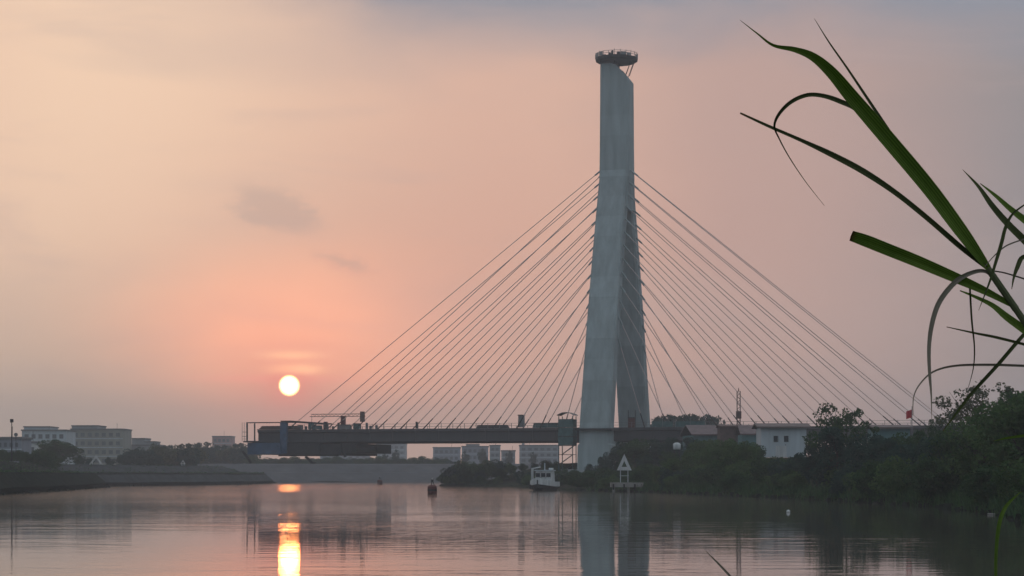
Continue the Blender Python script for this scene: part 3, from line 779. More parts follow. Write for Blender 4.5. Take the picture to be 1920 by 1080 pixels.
def nav_mark(label, x, ytop, ybot, yfoot, D, base_z, wpx, hole, base=True, group=None):
    p = W(x, ybot, D); o = thing('navigation_mark', label, 'sign', (p.x, p.y, base_z), 0, group)
    z = p.z - base_z; h = (ybot - ytop) / F * D; w = wpx / F * D
    mb = MB(); tri_frame(mb, w, h, z, hole, base); tr = mb.build('triangle', M['white'], o)
    for sx in (-0.25, 0.25): MB().tube((sx * w, 0.16, 0), (sx * w, 0.16, z + h * 0.35), 0.075, n=6).build('post', M['dirty_white'], o)
    MB().bar((-w * 0.3, 0.16, z * 0.55), (w * 0.3, 0.16, z * 0.55), 0.08, 0.08).build('brace', M['dirty_white'], o)
    return o

D = 308
nav_mark('white triangular navigation mark on two posts standing on the concrete jetty', 1170.5, 851, 882, 905, D, 1.45, 28, 0.36)
p = W(1178, 915, D)
jt = thing('mooring_jetty', 'low pale concrete jetty under the white triangle at the right bank', 'jetty', (p.x, D, 0))
MB().span((-2.6, -1.4, 0.72), (2.2, 2.6, 1.42)).build('platform', M['jetty'], jt)
MB().span((2.24, -1.0, 0.5), (6.2, 2.0, 0.82)).build('walkway', M['jetty'], jt)
for x in (-2.2, 0, 1.9): MB().tube((x, -0.9, -1.5), (x, -0.9, 0.71), 0.22, n=8).build('pile', M['jetty'], jt)
for x in (-2.3, -0.7, 0.9): MB().tube((x, -1.55, 0.35), (x, -1.55, 1.2), 0.13, n=7).build('fender', M['black'], jt)
Lz = land_z_left(W(180, 872, 440).x - 0, 440)
nav_mark('pale open V-shaped navigation mark on the left embankment below the cream building', 180, 853, 872, 875, 505, 4.85, 27, 0.55, base=False)
nav_mark('tiny far navigation mark on the left bank nearest the bridge tip', 343, 862, 870, 873, 575, 4.9, 10, 0.4)

def buoy(label, x, ytop, ywater, D, r, scale):
    p = W(x, ywater, D); o = thing('channel_buoy', label, 'buoy', (p.x, p.y, 0), 0)
    prof = [(0.75, -0.4), (1.0, 0.05), (1.0, 0.95), (0.8, 1.15), (0.25, 1.2)]
    rings = [[Vector((r * a * math.cos(i * math.pi / 9), r * a * math.sin(i * math.pi / 9), z * scale)) for i in range(18)] for a, z in prof]
    fl = MB().loft(rings).build('float', M['red_paint'], o)
    MB().loft([[Vector((r * 1.03 * math.cos(i * math.pi / 9), r * 1.03 * math.sin(i * math.pi / 9), z * scale)) for i in range(18)] for z in (0.42, 0.62)]).build('rubber_band', M['black'], fl)
    zt = (ywater - ytop) / F * D
    for a in range(3):
        q = Vector((0.45 * r * math.cos(a * 2.1), 0.45 * r * math.sin(a * 2.1), 1.15 * scale))
        MB().tube(q, (q.x * 0.3, q.y * 0.3, zt * 0.8), 0.05, n=5).build('frame_leg', M['steel_dark'], o)
    MB().box((0, 0, zt * 0.82), (0.5 * r, 0.5 * r, zt * 0.16)).build('topmark', M['steel_dark'], o)
    MB().tube((0, 0, zt * 0.9), (0, 0, zt), 0.07, n=6).build('lamp', M['white'], o)
    return o
buoy('dark red drum-shaped channel buoy with topmark, the nearer of two', 810.5, 896, 926, 278, 0.64, 1.0)
buoy('small dark channel buoy far out under the bridge deck', 712, 893, 907.6, 560, 0.7, 1.0)

# work boat
D = 334; p = W(1019, 920, D)
bt = thing('work_boat', 'white work boat with wheelhouse and mast moored left of the triangle jetty', 'boat', (p.x, p.y, 0), math.radians(-12))
hull_sec = lambda y, w, zk, zs: [Vector((x * w, y, z)) for x, z in ((-1.0, zs), (-0.92, zs * 0.45), (-0.55, zk), (0.55, zk), (0.92, zs * 0.45), (1.0, zs))]
secs = [hull_sec(-5.0, 0.15, 0.45, 1.75), hull_sec(-4.0, 1.05, 0.0, 1.5), hull_sec(-2.2, 1.75, -0.35, 1.25), hull_sec(1.0, 1.95, -0.4, 1.1), hull_sec(4.6, 1.8, -0.35, 1.1)]
MB().loft(secs).build('hull', M['steel_dark'], bt)
bw = MB()
for sx in (-1, 1):
    rows = [[Vector((sx * (w + k * 0.06), y, z)) for k, z in ((0.5, zs * 0.62), (0.5, zs + 0.35), (-0.9, zs + 0.35), (-0.9, zs * 0.62))] for y, w, zs in ((-5.05, 0.17, 1.75), (-4.0, 1.06, 1.5), (-2.2, 1.76, 1.25), (1.0, 1.96, 1.1), (4.6, 1.81, 1.1))]
    bw.loft(rows)
bw.build('bulwark', M['white'], bt)
cb = MB().box((0.15, 0.6, 2.15), (2.7, 3.2, 2.1), taper=0.93).build('wheelhouse', M['white'], bt)
MB().box((0.15, 0.6, 3.29), (2.9, 3.4, 0.16)).build('wheelhouse_roof', M['dirty_white'], bt)
for i in range(3): MB().box((-0.72 + 0.87 * i, -1.0, 2.55), (0.68, 0.10, 0.62)).build('wheelhouse_window', M['glass'], bt)
MB().box((-1.7, -0.6, 2.2), (0.35, 0.5, 2.9)).build('crane_post', M['white'], bt)
MB().bar((-1.7, -0.6, 3.6), (-0.4, -0.6, 3.85), 0.2, 0.2).build('crane_arm', M['white'], bt)
MB().tube((0.1, 0.6, 3.37), (0.1, 0.6, 4.5), 0.09, n=6).build('mast', M['dirty_white'], bt)
MB().box((1.2, 0.3, 3.55), (0.75, 0.4, 0.3)).build('search_light', M['white'], bt)
MB().box((0.6, -3.0, 1.4), (1.1, 0.9, 0.5)).build('deck_locker', M['steel_dark'], bt)
for y in (-3.2, -1.4, 0.6): MB().tube((-1.95 + (0.5 if y < -3 else 0), y, 0.3), (-1.95 + (0.5 if y < -3 else 0), y, 1.0), 0.16, n=8).build('fender', M['black'], bt)

# small sampan on the left
D = 440; p = W(279, 903, 470)
sp = thing('small_rowing_boat', 'small dark open boat lying off the left bank', 'boat', (p.x, p.y, 0), math.radians(8))
secs = [[Vector((x, y * w, z)) for y, z in ((-0.55, 0.42 + e), (-0.4, -0.1), (0.4, -0.1), (0.55, 0.42 + e), (0.48, 0.42 + e), (0.35, 0.05), (-0.35, 0.05), (-0.48, 0.42 + e))] for x, w, e in ((-1.5, 0.3, 0.22), (-0.8, 0.9, 0.06), (0.3, 1.0, 0), (1.0, 0.85, 0.05), (1.45, 0.4, 0.16))]
MB().loft(secs).build('hull', M['black'], sp)
for x in (-0.5, 0.5): MB().box((x, 0, 0.34), (0.22, 0.86, 0.05)).build('thwart', M['timber'], sp)
# white net float
p = W(1478, 961, 141)
o = thing('net_float', 'tiny white fishing float drifting on the dark water', 'float', (p.x, p.y, 0))
rings = [[Vector((r * math.cos(i * math.pi / 6), r * math.sin(i * math.pi / 6), z)) for i in range(12)] for r, z in ((0.05, -0.06), (0.12, 0.0), (0.14, 0.07), (0.11, 0.14), (0.04, 0.18))]
MB().loft(rings).build('ball', M['white'], o, smooth=True)
MB().tube((0, 0, 0.17), (0, 0, 0.23), 0.02, n=5).build('eye', M['dirty_white'], o)
# floating bamboo pole and light debris at the right bank
a = W(1852, 964, 133); c = W(1935, 965.5, 131)
o = thing('bamboo_pole', 'pale bamboo pole lying on the water at the right picture edge', 'pole', (a.x, a.y, 0.02))
for i in range(4):
    q0 = (c - a) * (i / 4); q1 = (c - a) * ((i + 1) / 4 - 0.004); q0.z = q1.z = 0.03
    MB().tube(q0, q1, 0.06, 0.055, n=7).build('cane', M['jetty'], o)
for i in range(1, 4):
    q = (c - a) * (i / 4); q.z = 0.03; MB().tube(q - Vector((0.03, 0, 0)), q + Vector((0.03, 0, 0)), 0.075, n=7).build('node', M['timber'], o)

# ------------------------------------------------------------------ trees and shrubs
NPR = np.random.default_rng(11)

def leaf_mesh(name, pts, nrm_bias, size, material, aspect=0.55):
    n = len(pts)
    d = NPR.normal(size=(n, 3)); d[:, 2] += nrm_bias; d /= np.linalg.norm(d, axis=1)[:, None]
    r = NPR.normal(size=(n, 3)); a = np.cross(d, r); a /= np.linalg.norm(a, axis=1)[:, None]; b_ = np.cross(d, a)
    s = size * NPR.uniform(0.6, 1.25, n)[:, None]
    V = np.stack([pts - a * s * 0.5, pts + b_ * s * aspect * 0.5 + d * s * 0.06, pts + a * s * 0.5, pts - b_ * s * aspect * 0.5 + d * s * 0.06], 1).reshape(-1, 3)
    me = bpy.data.meshes.new(name)
    me.vertices.add(4 * n); me.vertices.foreach_set('co', V.astype(np.float32).ravel())
    me.loops.add(4 * n); me.loops.foreach_set('vertex_index', np.arange(4 * n, dtype=np.int32))
    me.polygons.add(n); me.polygons.foreach_set('loop_start', np.arange(0, 4 * n, 4, dtype=np.int32)); me.polygons.foreach_set('loop_total', np.full(n, 4, dtype=np.int32))
    me.materials.append(material); me.update(calc_edges=True); me.validate()
    return me

def crown_points(n, rx, rz, zc, clumps, csize, fill=0.25, flat=1.0):
    c = NPR.normal(size=(clumps, 3)); c /= np.linalg.norm(c, axis=1)[:, None]
    c *= NPR.uniform(0.35, 0.95, (clumps, 1)); c *= np.array([rx, rx, rz]); cr = csize * rx * NPR.uniform(0.6, 1.25, clumps)
    k = NPR.integers(0, clumps, n)
    d = NPR.normal(size=(n, 3)); d /= np.linalg.norm(d, axis=1)[:, None]
    rad = np.where(NPR.uniform(size=n) < fill, NPR.uniform(size=n) ** 0.5, NPR.uniform(0.82, 1.08, n))
    p = c[k] + d * (cr[k] * rad)[:, None] * np.array([1, 1, 0.8 * flat])
    p[:, 2] += zc
    return p

PROTO = {}
def proto(kind, H, rx, rz, n, clumps, csize, leaf, m, trunk_r, seed, flat=1.0):
    """a tree H metres tall: tapered trunk with limbs, and a crown of leaf clumps"""
    rr = random.Random(seed)
    tm = MB(); zc = H - rz * 1.0
    top_ = Vector((rr.uniform(-0.3, 0.3), rr.uniform(-0.3, 0.3), zc)); base = Vector((0, 0, -0.6))
    mid = Vector((rr.uniform(-0.2, 0.2), rr.uniform(-0.2, 0.2), zc * 0.5))
    tm.tube(base, mid, trunk_r, trunk_r * 0.75, n=8); tm.tube(mid, top_, trunk_r * 0.75, trunk_r * 0.45, n=8)
    for i in range(9):
        a = rr.uniform(0, 6.28); k = rr.uniform(0.35, 0.95); s = mid.lerp(top_, k)
        e = Vector((rx * 0.75 * math.cos(a), rx * 0.75 * math.sin(a), zc + rr.uniform(-0.3, 0.75) * rz))
        m_ = s.lerp(e, 0.5) + Vector((0, 0, -0.15 * rz)); tm.tube(s, m_, trunk_r * 0.35, trunk_r * 0.22, n=5); tm.tube(m_, e, trunk_r * 0.22, trunk_r * 0.08, n=5)
    pts = crown_points(n, rx, rz, zc, clumps, csize, flat=flat)
    pts = pts[pts[:, 2] > 0.05 * H]
    o = tm.build('trunk', M['bark']); me_t = o.data; bpy.data.objects.remove(o)
    PROTO[kind] = (me_t, leaf_mesh('crown', pts, 0.5, leaf, M[m]), H)

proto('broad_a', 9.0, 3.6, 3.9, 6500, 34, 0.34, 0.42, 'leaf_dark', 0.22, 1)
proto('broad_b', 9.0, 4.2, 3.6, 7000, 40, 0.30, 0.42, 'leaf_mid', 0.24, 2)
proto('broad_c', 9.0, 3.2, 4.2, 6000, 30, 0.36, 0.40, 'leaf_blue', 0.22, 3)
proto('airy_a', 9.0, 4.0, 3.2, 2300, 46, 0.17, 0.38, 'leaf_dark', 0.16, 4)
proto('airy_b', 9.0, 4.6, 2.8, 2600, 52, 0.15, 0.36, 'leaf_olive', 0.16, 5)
proto('shrub_a', 4.0, 2.6, 2.1, 5200, 26, 0.36, 0.30, 'leaf_mid', 0.08, 6)
proto('shrub_b', 4.0, 2.9, 2.0, 5600, 30, 0.33, 0.30, 'leaf_dark', 0.08, 7)
proto('shrub_c', 4.0, 2.3, 2.2, 4800, 22, 0.40, 0.30, 'leaf_blue', 0.08, 8)
proto('far_a', 9.0, 4.6, 4.2, 3600, 30, 0.34, 0.75, 'leaf_blue', 0.3, 9)
proto('far_b', 9.0, 5.4, 3.8, 3600, 34, 0.30, 0.75, 'leaf_olive', 0.3, 10)

tree_n = [0]
def plant(kind, name, label, loc, H, wide=1.0, group=None, cat='tree'):
    me_t, me_c, H0 = PROTO[kind]; s = H / H0
    o = thing(name, label, cat, loc, 0, group)
    tree_n[0] += 1; o.rotation_euler = (0, 0, tree_n[0] * 2.399)
    o.scale = (s * wide, s * wide, s)
    for nm, me in (('trunk', me_t), ('crown', me_c)):
        c = bpy.data.objects.new(nm, me); COL.objects.link(c); c.parent = o
    return o

def plant_px(kind, name, label, x, ytop, D, wide=1.0, group=None, cat='tree', side='R', sink=0.0):
    p = W(x, ytop, D)
    z = {'R': lambda: land_z_right(p.x, D), 'L': lambda: land_z_left(p.x, D), 'F': lambda: 6.4}[side]()
    z = max(z, 0.1) - sink
    return plant(kind, name, label, (p.x, D, z), max(1.0, p.z - z), wide, group, cat)

G1 = 'trees in the dense growth on the right bank'
G2 = 'shrubs along the right river bank'
# near right: the tall green mass at the picture edge
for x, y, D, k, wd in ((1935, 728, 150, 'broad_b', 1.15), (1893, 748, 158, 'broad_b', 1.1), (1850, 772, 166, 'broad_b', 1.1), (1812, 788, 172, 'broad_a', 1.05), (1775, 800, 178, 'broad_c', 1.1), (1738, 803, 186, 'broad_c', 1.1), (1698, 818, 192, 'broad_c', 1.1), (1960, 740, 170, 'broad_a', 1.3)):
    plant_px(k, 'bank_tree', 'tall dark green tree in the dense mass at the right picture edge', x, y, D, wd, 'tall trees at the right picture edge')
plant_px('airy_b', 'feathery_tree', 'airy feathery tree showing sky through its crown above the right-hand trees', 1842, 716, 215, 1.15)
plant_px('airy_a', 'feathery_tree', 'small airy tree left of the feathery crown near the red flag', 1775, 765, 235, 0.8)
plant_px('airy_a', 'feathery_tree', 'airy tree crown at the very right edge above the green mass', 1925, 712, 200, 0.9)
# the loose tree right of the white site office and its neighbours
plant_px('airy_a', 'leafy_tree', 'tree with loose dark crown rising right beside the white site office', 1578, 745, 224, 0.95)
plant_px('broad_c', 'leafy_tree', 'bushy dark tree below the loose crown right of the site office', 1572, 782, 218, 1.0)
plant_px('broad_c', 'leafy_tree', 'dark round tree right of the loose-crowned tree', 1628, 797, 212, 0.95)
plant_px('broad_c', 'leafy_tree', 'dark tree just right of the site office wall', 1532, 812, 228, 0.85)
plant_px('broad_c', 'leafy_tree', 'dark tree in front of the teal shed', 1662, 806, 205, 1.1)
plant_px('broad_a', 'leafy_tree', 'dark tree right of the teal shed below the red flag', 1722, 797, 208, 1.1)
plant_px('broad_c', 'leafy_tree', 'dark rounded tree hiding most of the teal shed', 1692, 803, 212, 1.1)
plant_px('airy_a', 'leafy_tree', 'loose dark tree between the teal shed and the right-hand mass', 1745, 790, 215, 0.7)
# middle right
for x, y, D, k, wd in ((1500, 838, 240, 'broad_c', 0.8), (1468, 850, 248, 'broad_a', 0.9), (1432, 846, 256, 'broad_a', 0.9), (1400, 824, 268, 'broad_b', 0.85), (1362, 819, 280, 'broad_b', 0.9), (1314, 822, 330, 'broad_b', 1.0), (1416, 828, 300, 'broad_a', 0.9), (1328, 836, 292, 'broad_b', 0.9), (1296, 842, 300, 'broad_b', 0.9), (1262, 856, 304, 'broad_b', 0.9), (1232, 872, 306, 'broad_b', 0.8)):
    plant_px(k, 'bank_tree', 'rounded green tree in the row between the triangle jetty and the site office', x, y, D, wd, 'trees between the jetty and the site office')
# dark mass in front of the pylon foot
for x, y, D, k, wd in ((1296, 812, 375, 'broad_c', 1.0), (1258, 812, 385, 'broad_c', 1.0), (1222, 814, 390, 'broad_c', 1.0), (1190, 814, 385, 'broad_a', 1.0), (1160, 818, 390, 'broad_c', 0.9), (1132, 848, 385, 'broad_c', 0.8), (1106, 864, 380, 'broad_c', 0.75), (1210, 845, 350, 'broad_c', 0.9), (1170, 858, 345, 'broad_a', 0.8), (1255, 840, 345, 'broad_a', 0.9), (1335, 822, 365, 'broad_b', 0.9)):
    plant_px(k, 'bank_tree', 'dark tree in the thicket at the foot of the pylon', x, y, D, wd, 'trees at the foot of the pylon')
for x, y, D in ((1196, 880, 322), (1214, 874, 324), (1180, 888, 326), (1150, 884, 336), (1132, 880, 345), (1104, 884, 352), (1080, 886, 362)):
    plant_px('shrub_b', 'shrub', 'dark shrub close behind the triangle jetty', x, y, D, 1.3, 'shrubs behind the triangle jetty', 'shrub', sink=0.4)
# tree tops beyond the deck, right of the pylon
for x, y in ((1238, 787), (1252, 784), (1266, 787), (1281, 785), (1296, 783), (1310, 786), (1324, 784), (1340, 789)):
    plant_px('far_a', 'distant_tree', 'dark tree top showing above the bridge deck right of the pylon', x, y, 520 + x % 17, 0.95, 'tree tops above the deck')
# shrub island under the deck
for x, y, D, k, wd in ((846, 874, 482, 'shrub_c', 0.9), (866, 867, 488, 'shrub_b', 1.0), (890, 864, 492, 'shrub_a', 1.0), (912, 866, 486, 'shrub_b', 1.0), (936, 862, 490, 'shrub_c', 1.0), (958, 868, 484, 'shrub_a', 0.9), (980, 870, 480, 'shrub_b', 1.0), (1003, 868, 470, 'shrub_c', 1.0), (1024, 862, 460, 'shrub_a', 0.9), (1046, 868, 440, 'shrub_b', 0.9), (860, 884, 470, 'shrub_b', 0.8), (900, 882, 466, 'shrub_c', 0.9), (940, 880, 458, 'shrub_b', 0.9), (975, 882, 452, 'shrub_c', 0.9)):
    plant_px(k, 'shrub', 'dark shrub on the low point of land under the bridge deck', x, y, D, wd, 'shrubs on the point under the deck', 'shrub')
# shoreline shrubs along the right bank
STRETCH = [(165, 'near the right picture edge'), (215, 'below the loose-crowned tree'), (262, 'below the white site office'), (320, 'right of the triangle jetty'), (400, 'between the jetty and the boat'), (600, 'round the point under the deck')]
Y = 126.0
while Y < 506:
    off = rnd.choice((0.9, 2.2, 4.2)) + rnd.uniform(-0.4, 1.2); X = interp(RIGHT, Y) + off
    if not (298 < Y < 318 and X < 25):
        H = rnd.uniform(2.2, 4.0) * (0.72 if Y > 320 else 1.0)
        place = [q for lim, q in STRETCH if Y < lim][0]
        plant(rnd.choice(('shrub_a', 'shrub_b', 'shrub_c', 'shrub_b')), 'shrub', 'dark green shrub at the waterline of the right bank ' + place, (X, Y, land_z_right(X, Y) - 0.25), H, rnd.uniform(0.85, 1.2), 'waterline shrubs ' + place, 'shrub')
    Y += rnd.uniform(3.2, 6.4)
# left bank
plant_px('broad_a', 'round_tree', 'big round dark tree in front of the pale blue-white building', 110, 818, 500, 1.75, side='L', sink=1.2)
for x, y, D in ((-6, 846, 415), (8, 845, 418), (22, 848, 412), (36, 846, 416), (50, 849, 418), (64, 848, 420), (78, 846, 424), (92, 850, 430)):
    plant_px('shrub_b', 'hedge_bush', 'low dark hedge bush along the left embankment top', x, y, D, 1.1, 'hedge bushes on the left embankment', 'shrub', 'L')
for x, y, D in ((232, 849, 575), (246, 842, 580), (262, 839, 585), (278, 844, 590), (292, 850, 592), (150, 852, 540), (168, 858, 545), (206, 857, 560)):
    plant_px('shrub_c', 'round_bush', 'dark rounded bush in front of the low pale building', x, y, D, 1.0, 'bushes before the low pale building', 'shrub', 'L')
for i, x in enumerate(range(298, 470, 11)):
    far = x > 372
    plant_px('far_a' if i % 3 else 'far_b', 'distant_tree', 'hazy tree in the dark tree line left of the bridge tip', x, 832 + (i * 7 % 8), 750 + (i * 13 % 30) if far else 620 + (i * 13 % 30), 1.0, 'tree line left of the bridge tip', side='F' if far else 'L', sink=1.0)
for i, x in enumerate(range(474, 850, 10)):
    plant_px('shrub_c' if i % 2 else 'shrub_b', 'distant_bush', 'hazy far bush on the opposite shore under the bridge deck', x, 857 + (i * 11 % 8), 728 + (i * 17 % 24), 1.7, 'far bushes under the deck', 'shrub', 'F', 0.8)
for i, x in enumerate((722, 742, 872, 905, 955, 1000, 1030)):
    plant_px('far_a', 'distant_tree', 'hazy rounded tree among the houses under the deck', x, 850 - (i * 5 % 8), 800 + 9 * i, 0.6, 'trees among the far houses', side='F')

# reed fringe along the right waterline: uncountable
n = 6000
Ys = NPR.uniform(70, 330, n); Xe = np.interp(Ys, [a for a, _ in RIGHT], [b_ for _, b_ in RIGHT]); Xs = Xe + NPR.uniform(-0.4, 2.2, n)
hh = NPR.uniform(0.5, 1.5, n); lean = NPR.normal(0, 0.3, (n, 2)); ang = NPR.uniform(0, 3.14, n); wd = 0.05
zb = np.interp(Xs - Xe, [a for a, _ in PROF_R], [b_ for _, b_ in PROF_R]) - 0.1
P0 = np.stack([Xs, Ys, zb], 1); dw = np.stack([np.cos(ang) * wd, np.sin(ang) * wd, np.zeros(n)], 1)
P1 = P0 + np.stack([lean[:, 0] * 0.3, lean[:, 1] * 0.3, hh * 0.6], 1); P2 = P0 + np.stack([lean[:, 0], lean[:, 1], hh], 1)
V = np.stack([P0 - dw, P0 + dw, P1 + dw, P1 - dw, P2], 1).reshape(-1, 3)
fs = [];
for i in range(n): fs += [(5 * i, 5 * i + 1, 5 * i + 2, 5 * i + 3), (5 * i + 3, 5 * i + 2, 5 * i + 4)]
me = bpy.data.meshes.new('waterside_grass'); me.from_pydata(V.tolist(), [], fs); me.materials.append(M['leaf_dark'])
o = bpy.data.objects.new('waterside_grass', me); COL.objects.link(o)
tag(o, 'rough grass and reeds fringing the right waterline', 'grass', kind='stuff')

def rubble(name, label, edge, sgn, y0, y1, n, seed):
    g = random.Random(seed); mb = MB()
    for _ in range(n):
        Y = g.uniform(y0, y1); X = interp(edge, Y) + sgn * g.uniform(-0.5, 0.5); q = 0.1 + 0.5 * g.random() ** 3
        mb.box((X, Y, q * 0.3), (q * g.uniform(0.8, 1.8), q * g.uniform(0.8, 1.8), q * g.uniform(0.5, 1.0)), g.uniform(0, 3), taper=g.uniform(0.4, 0.8))
    tag(mb.build(name, M['old_stone']), label, 'stones', kind='stuff')
rubble('left_rubble', 'loose stones along the foot of the left bank', LEFT, -1, 200, 660, 260, 3)
rubble('right_rubble', 'loose stones and mud clods along the right waterline', RIGHT, 1, 110, 340, 420, 4)
n = 2600
Ys = NPR.uniform(240, 640, n); off = np.where(NPR.uniform(size=n) < 0.6, NPR.uniform(3.0, 9.0, n), NPR.uniform(9, 17, n))
Xs = np.interp(Ys, [a for a, _ in LEFT], [b_ for _, b_ in LEFT]) - off
zb = np.interp(off, [a for a, _ in PROF_L], [b_ for _, b_ in PROF_L]); cl_ = 0.5 + 0.5 * np.sin(Ys * 0.31) * np.sin(Ys * 0.083 + off)
P = np.stack([Xs, Ys, zb + NPR.uniform(0.0, 0.55, n) * cl_], 1)
o = bpy.data.objects.new('embankment_weeds', leaf_mesh('embankment_weeds', P, 0.2, 0.5, M['leaf_dark'])); COL.objects.link(o)
tag(o, 'patchy weeds growing on the left embankment', 'weeds', kind='stuff')

# ------------------------------------------------------------------ reeds close to the camera
def blade(parent, pts, m, depth=2.5, bend=0.0, twist=0.4, blunt=False, name='leaf', label=None):
    """leaf blade through photograph points (x, y, width) at about depth metres: a V-folded strip with thickness"""
    P = []
    N = len(pts)
    dense = []
    for i in range(N - 1):
        p0 = pts[max(0, i - 1)]; p1 = pts[i]; p2 = pts[i + 1]; p3 = pts[min(N - 1, i + 2)]
        for k in range(5):
            u = k / 5
            dense.append(tuple(0.5 * ((2 * p1[j]) + (-p0[j] + p2[j]) * u + (2 * p0[j] - 5 * p1[j] + 4 * p2[j] - p3[j]) * u * u + (-p0[j] + 3 * p1[j] - 3 * p2[j] + p3[j]) * u ** 3) for j in range(3)))
    dense.append(pts[-1])
    n_ = len(dense); rings = []
    base = parent.location
    for i, (x, y, w) in enumerate(dense):
        u = i / (n_ - 1); Dp = depth + bend * u * u
        c = W(x, y, Dp)
        a = dense[max(0, i - 1)]; b_ = dense[min(n_ - 1, i + 1)]
        tx, ty = b_[0] - a[0], b_[1] - a[1]; L = math.hypot(tx, ty) or 1
        nx, ny = -ty / L, tx / L
        hw = max(0.35, w * 0.68) / 2 / F * Dp
        side = Vector((nx * hw, twist * hw * math.cos(u * 2.2), -ny * hw))
        fold = Vector((0, 0.55 * hw, 0)); th = Vector((0, 0.0005, 0))
        c = c - base
        rings.append([c - side, c + fold, c + side, c + fold + th + th])
    mb = MB().loft(rings)
    o = mb.build(name, m, parent, smooth=False)
    at = o.data.attributes.new('across', 'FLOAT', 'POINT'); at.data.foreach_set('value', [q for _ in rings for q in (-1.0, 0.0, 1.0, 0.0)])
    at = o.data.attributes.new('along', 'FLOAT', 'POINT'); at.data.foreach_set('value', [i / (n_ - 1) for i in range(n_) for _ in range(4)])
    if label: o['label'] = label
    return o

def vein(m, dry=(0.16, 0.10, 0.05, 1)):
    """fine lengthwise veins, a pale midrib and a browned tip, all fixed to the blade"""
    t = m.node_tree; rp = [n for n in t.nodes if n.type == 'VALTORGB'][0]
    dst = [l.to_socket for l in rp.outputs[0].links]
    a = t.nodes.new('ShaderNodeAttribute'); a.attribute_name = 'across'; b = t.nodes.new('ShaderNodeAttribute'); b.attribute_name = 'along'
    sn = t.nodes.new('ShaderNodeMath'); sn.operation = 'MULTIPLY'; sn.inputs[1].default_value = 21.0; t.links.new(a.outputs['Fac'], sn.inputs[0])
    s2 = t.nodes.new('ShaderNodeMath'); s2.operation = 'SINE'; t.links.new(sn.outputs[0], s2.inputs[0])
    mr = t.nodes.new('ShaderNodeMapRange'); mr.inputs[1].default_value = -1; mr.inputs[3].default_value = 0.62; mr.inputs[4].default_value = 1.12; t.links.new(s2.outputs[0], mr.inputs[0])
    mx = t.nodes.new('ShaderNodeMix'); mx.data_type = 'RGBA'; mx.blend_type = 'MULTIPLY'; mx.inputs[0].default_value = 1.0
    t.links.new(rp.outputs[0], mx.inputs[6]); t.links.new(mr.outputs[0], mx.inputs[7])
    tp = t.nodes.new('ShaderNodeMapRange'); tp.inputs[1].default_value = 0.93; tp.inputs[2].default_value = 0.985; t.links.new(b.outputs['Fac'], tp.inputs[0])
    m2 = t.nodes.new('ShaderNodeMix'); m2.data_type = 'RGBA'; m2.inputs[7].default_value = dry
    t.links.new(tp.outputs[0], m2.inputs[0]); t.links.new(mx.outputs[2], m2.inputs[6])
    for d in dst: t.links.new(m2.outputs[2], d)
for q in ('reed', 'reed_dark', 'reed_dry'): vein(M[q])

def stalk(parent, pts, r, m=None):
    mb = MB(); base = parent.location
    for (p, q) in zip(pts, pts[1:]): mb.tube(p - base, q - base, r, r * 0.92, n=8)
    return mb.build('stem', m or M['stem'], parent)

gz = lambda X, Y: land_z_right(X, Y) - 0.05
R1 = thing('giant_reed', 'tall reed in the right foreground with one broad green leaf arching up to the left', 'reed', (0.98, 2.62, gz(0.98, 2.62)))
stalk(R1, [Vector(R1.location), Vector((0.86, 2.56, 1.9)), W(1960, 660, 2.5), W(1905, 580, 2.5), W(1852, 503, 2.5)], 0.0045)
blade(R1, [(1862, 515, 12), (1835, 478, 30), (1800, 430, 42), (1740, 350, 46), (1660, 255, 46), (1600, 185, 42), (1560, 137, 34), (1525, 107, 24), (1490, 93, 15), (1450, 85, 8), (1420, 63, 4), (1388, 38, 1)], M['reed'], 2.5, -0.25, label='broad green leaf arching up to the left')
blade(R1, [(1825, 480, 9), (1760, 385, 12), (1680, 265, 10), (1640, 205, 9), (1590, 130, 6), (1555, 80, 4), (1527, 35, 1)], M['reed_dark'], 2.52, 0.1)
blade(R1, [(1640, 238, 9), (1605, 205, 13), (1575, 190, 15), (1545, 180, 13), (1515, 178, 12), (1485, 190, 11), (1462, 212, 9), (1452, 236, 6), (1461, 260, 4), (1480, 295, 3), (1510, 340, 2), (1546, 386, 1)], M['reed_dark'], 2.53, 0.1, label='thin leaf curling over and hanging down')
blade(R1, [(1850, 502, 12), (1800, 462, 16), (1740, 410, 16), (1680, 362, 16), (1620, 322, 18), (1560, 290, 16), (1500, 262, 10), (1440, 236, 8), (1388, 212, 5)], M['reed_dark'], 2.5, 0.2)
blade(R1, [(1908, 578, 12), (1850, 547, 22), (1790, 520, 30), (1720, 490, 34), (1660, 466, 34), (1625, 452, 33), (1596, 442, 28)], M['reed'], 2.5, -0.3, label='broad leaf cut off square at its tip')
blade(R1, [(1868, 530, 4), (1848, 509, 10), (1820, 512, 12), (1790, 530, 14), (1762, 565, 14), (1748, 605, 13), (1742, 650, 11), (1743, 700, 9), (1746, 740, 5), (1747, 785, 1)], M['reed_dry'], 2.5, -0.35, label='pale dry leaf drooping straight down')
blade(R1, [(1935, 628, 26), (1890, 596, 22), (1860, 572, 14), (1825, 555, 8), (1800, 545, 3)], M['reed'], 2.52, 0.1)
blade(R1, [(1818, 530, 5), (1822, 600, 5), (1827, 650, 4), (1825, 690, 3), (1814, 732, 1)], M['reed_dark'], 2.5, 0.05)
blade(R1, [(1945, 652, 8), (1870, 633, 8), (1830, 625, 6), (1775, 613, 2)], M['reed_dark'], 2.55, 0.2)
blade(R1, [(1860, 508, 4), (1885, 512, 4), (1930, 526, 5)], M['reed_dry'], 2.5, 0.1)
R2 = thing('giant_reed', 'reed at the right picture edge with two pointed leaves crossing near its top', 'reed', (0.88, 2.40, gz(0.88, 2.4)))
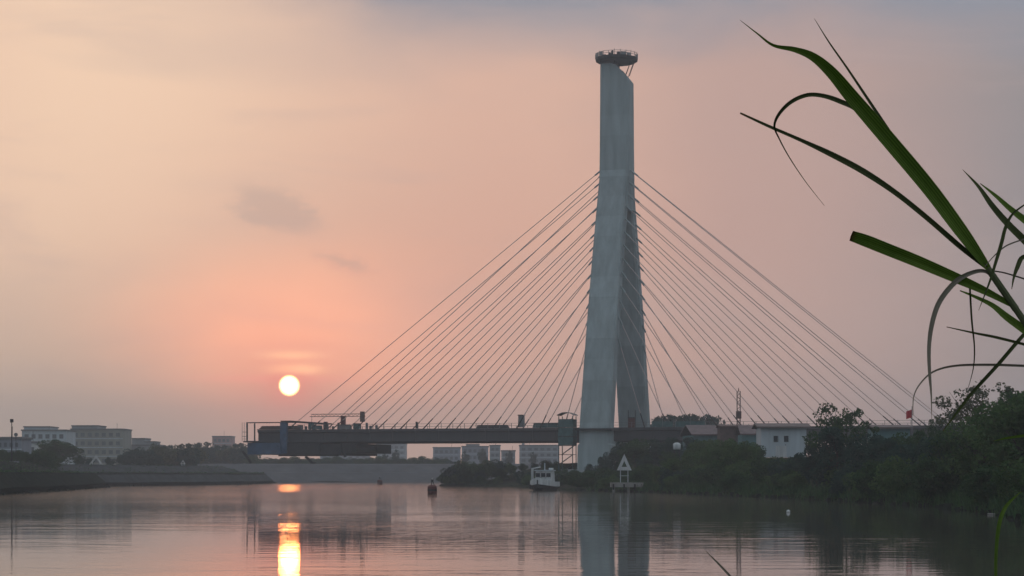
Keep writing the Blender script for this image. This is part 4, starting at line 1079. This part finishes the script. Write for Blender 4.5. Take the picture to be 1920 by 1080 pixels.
stalk(R2, [Vector(R2.location), Vector((0.80, 2.42, 2.2)), W(2010, 640, 2.45), W(1965, 500, 2.45), W(1950, 470, 2.45)], 0.0045)
blade(R2, [(1955, 490, 18), (1925, 455, 22), (1890, 420, 20), (1860, 385, 16), (1835, 350, 9), (1805, 318, 1)], M['reed_dark'], 2.45, 0.2)
blade(R2, [(1960, 440, 24), (1925, 415, 22), (1895, 392, 16), (1868, 368, 10), (1838, 344, 2)], M['reed'], 2.47, 0.1)
blade(R2, [(1930, 378, 3), (1900, 400, 6), (1886, 425, 9), (1878, 455, 10), (1867, 492, 9), (1855, 530, 6), (1835, 582, 1)], M['reed_dark'], 2.4, -0.1)
blade(R2, [(1950, 440, 4), (1915, 450, 4), (1885, 462, 4), (1862, 482, 3), (1845, 502, 2)], M['reed_dry'], 2.45, -0.1)
blade(R2, [(1945, 478, 8), (1918, 482, 12), (1908, 500, 12), (1901, 520, 7), (1897, 542, 2)], M['reed_dark'], 2.42, -0.1, label='short dark leaf tip curling down')
R3 = thing('giant_reed', 'low reed at the right edge with long thin dry leaves arching down across the trees', 'reed', (0.92, 2.86, gz(0.92, 2.86)))
stalk(R3, [Vector(R3.location), Vector((0.86, 2.8, 1.9)), W(1985, 700, 2.7), W(1960, 640, 2.7)], 0.0045)
blade(R3, [(1985, 690, 6), (1920, 686, 7), (1850, 684, 7), (1790, 686, 6), (1750, 697, 5), (1725, 720, 4), (1713, 745, 3), (1712, 778, 2)], M['reed_dry'], 2.7, -0.2)
blade(R3, [(1965, 590, 8), (1925, 622, 10), (1870, 685, 10), (1820, 740, 9), (1788, 782, 6), (1768, 808, 2)], M['reed_dark'], 2.68, -0.1, label='straight dark leaf pointing down to the left')
blade(R3, [(1990, 812, 8), (1930, 816, 8), (1890, 821, 6), (1862, 827, 1)], M['reed'], 2.7, 0.1)
R4 = thing('reed_shoot', 'young reed shoot rising at the bottom right corner over the dark water', 'reed', (0.60, 2.52, gz(0.6, 2.52)))
stalk(R4, [Vector(R4.location), W(1872, 1600, 2.5), W(1868, 1110, 2.5)], 0.003)
blade(R4, [(1868, 1140, 8), (1867, 1085, 9), (1868, 1030, 10), (1874, 980, 12), (1886, 950, 10), (1905, 930, 4), (1916, 921, 1)], M['reed'], 2.5, 0.1)
R5 = thing('reed_shoot', 'thin reed tip poking up from the bottom edge right of the pylon reflection', 'reed', (0.31, 2.50, gz(0.31, 2.5)))
stalk(R5, [Vector(R5.location), W(1440, 1500, 2.5), W(1390, 1110, 2.5)], 0.002)
blade(R5, [(1394, 1120, 4), (1375, 1088, 6), (1350, 1060, 6), (1324, 1034, 1)], M['reed_dry'], 2.5, 0.05)

# ------------------------------------------------------------------ haze
hz = MB().span((-2700, -100, -3.2), (2700, 3000, 96.5)).build('haze', None)
hm = bpy.data.materials.new('haze_air'); hm.use_nodes = True
t = hm.node_tree; t.nodes.clear()
ou = t.nodes.new('ShaderNodeOutputMaterial'); pv = t.nodes.new('ShaderNodeVolumePrincipled')
pv.inputs['Color'].default_value = (0.94, 0.96, 1.0, 1); pv.inputs['Density'].default_value = HAZE_DENSITY; pv.inputs['Anisotropy'].default_value = 0.45
t.links.new(pv.outputs[0], ou.inputs['Volume'])
hz.data.materials.clear(); hz.data.materials.append(hm)
tag(hz, 'pale evening haze hanging over the river', 'haze', kind='stuff')
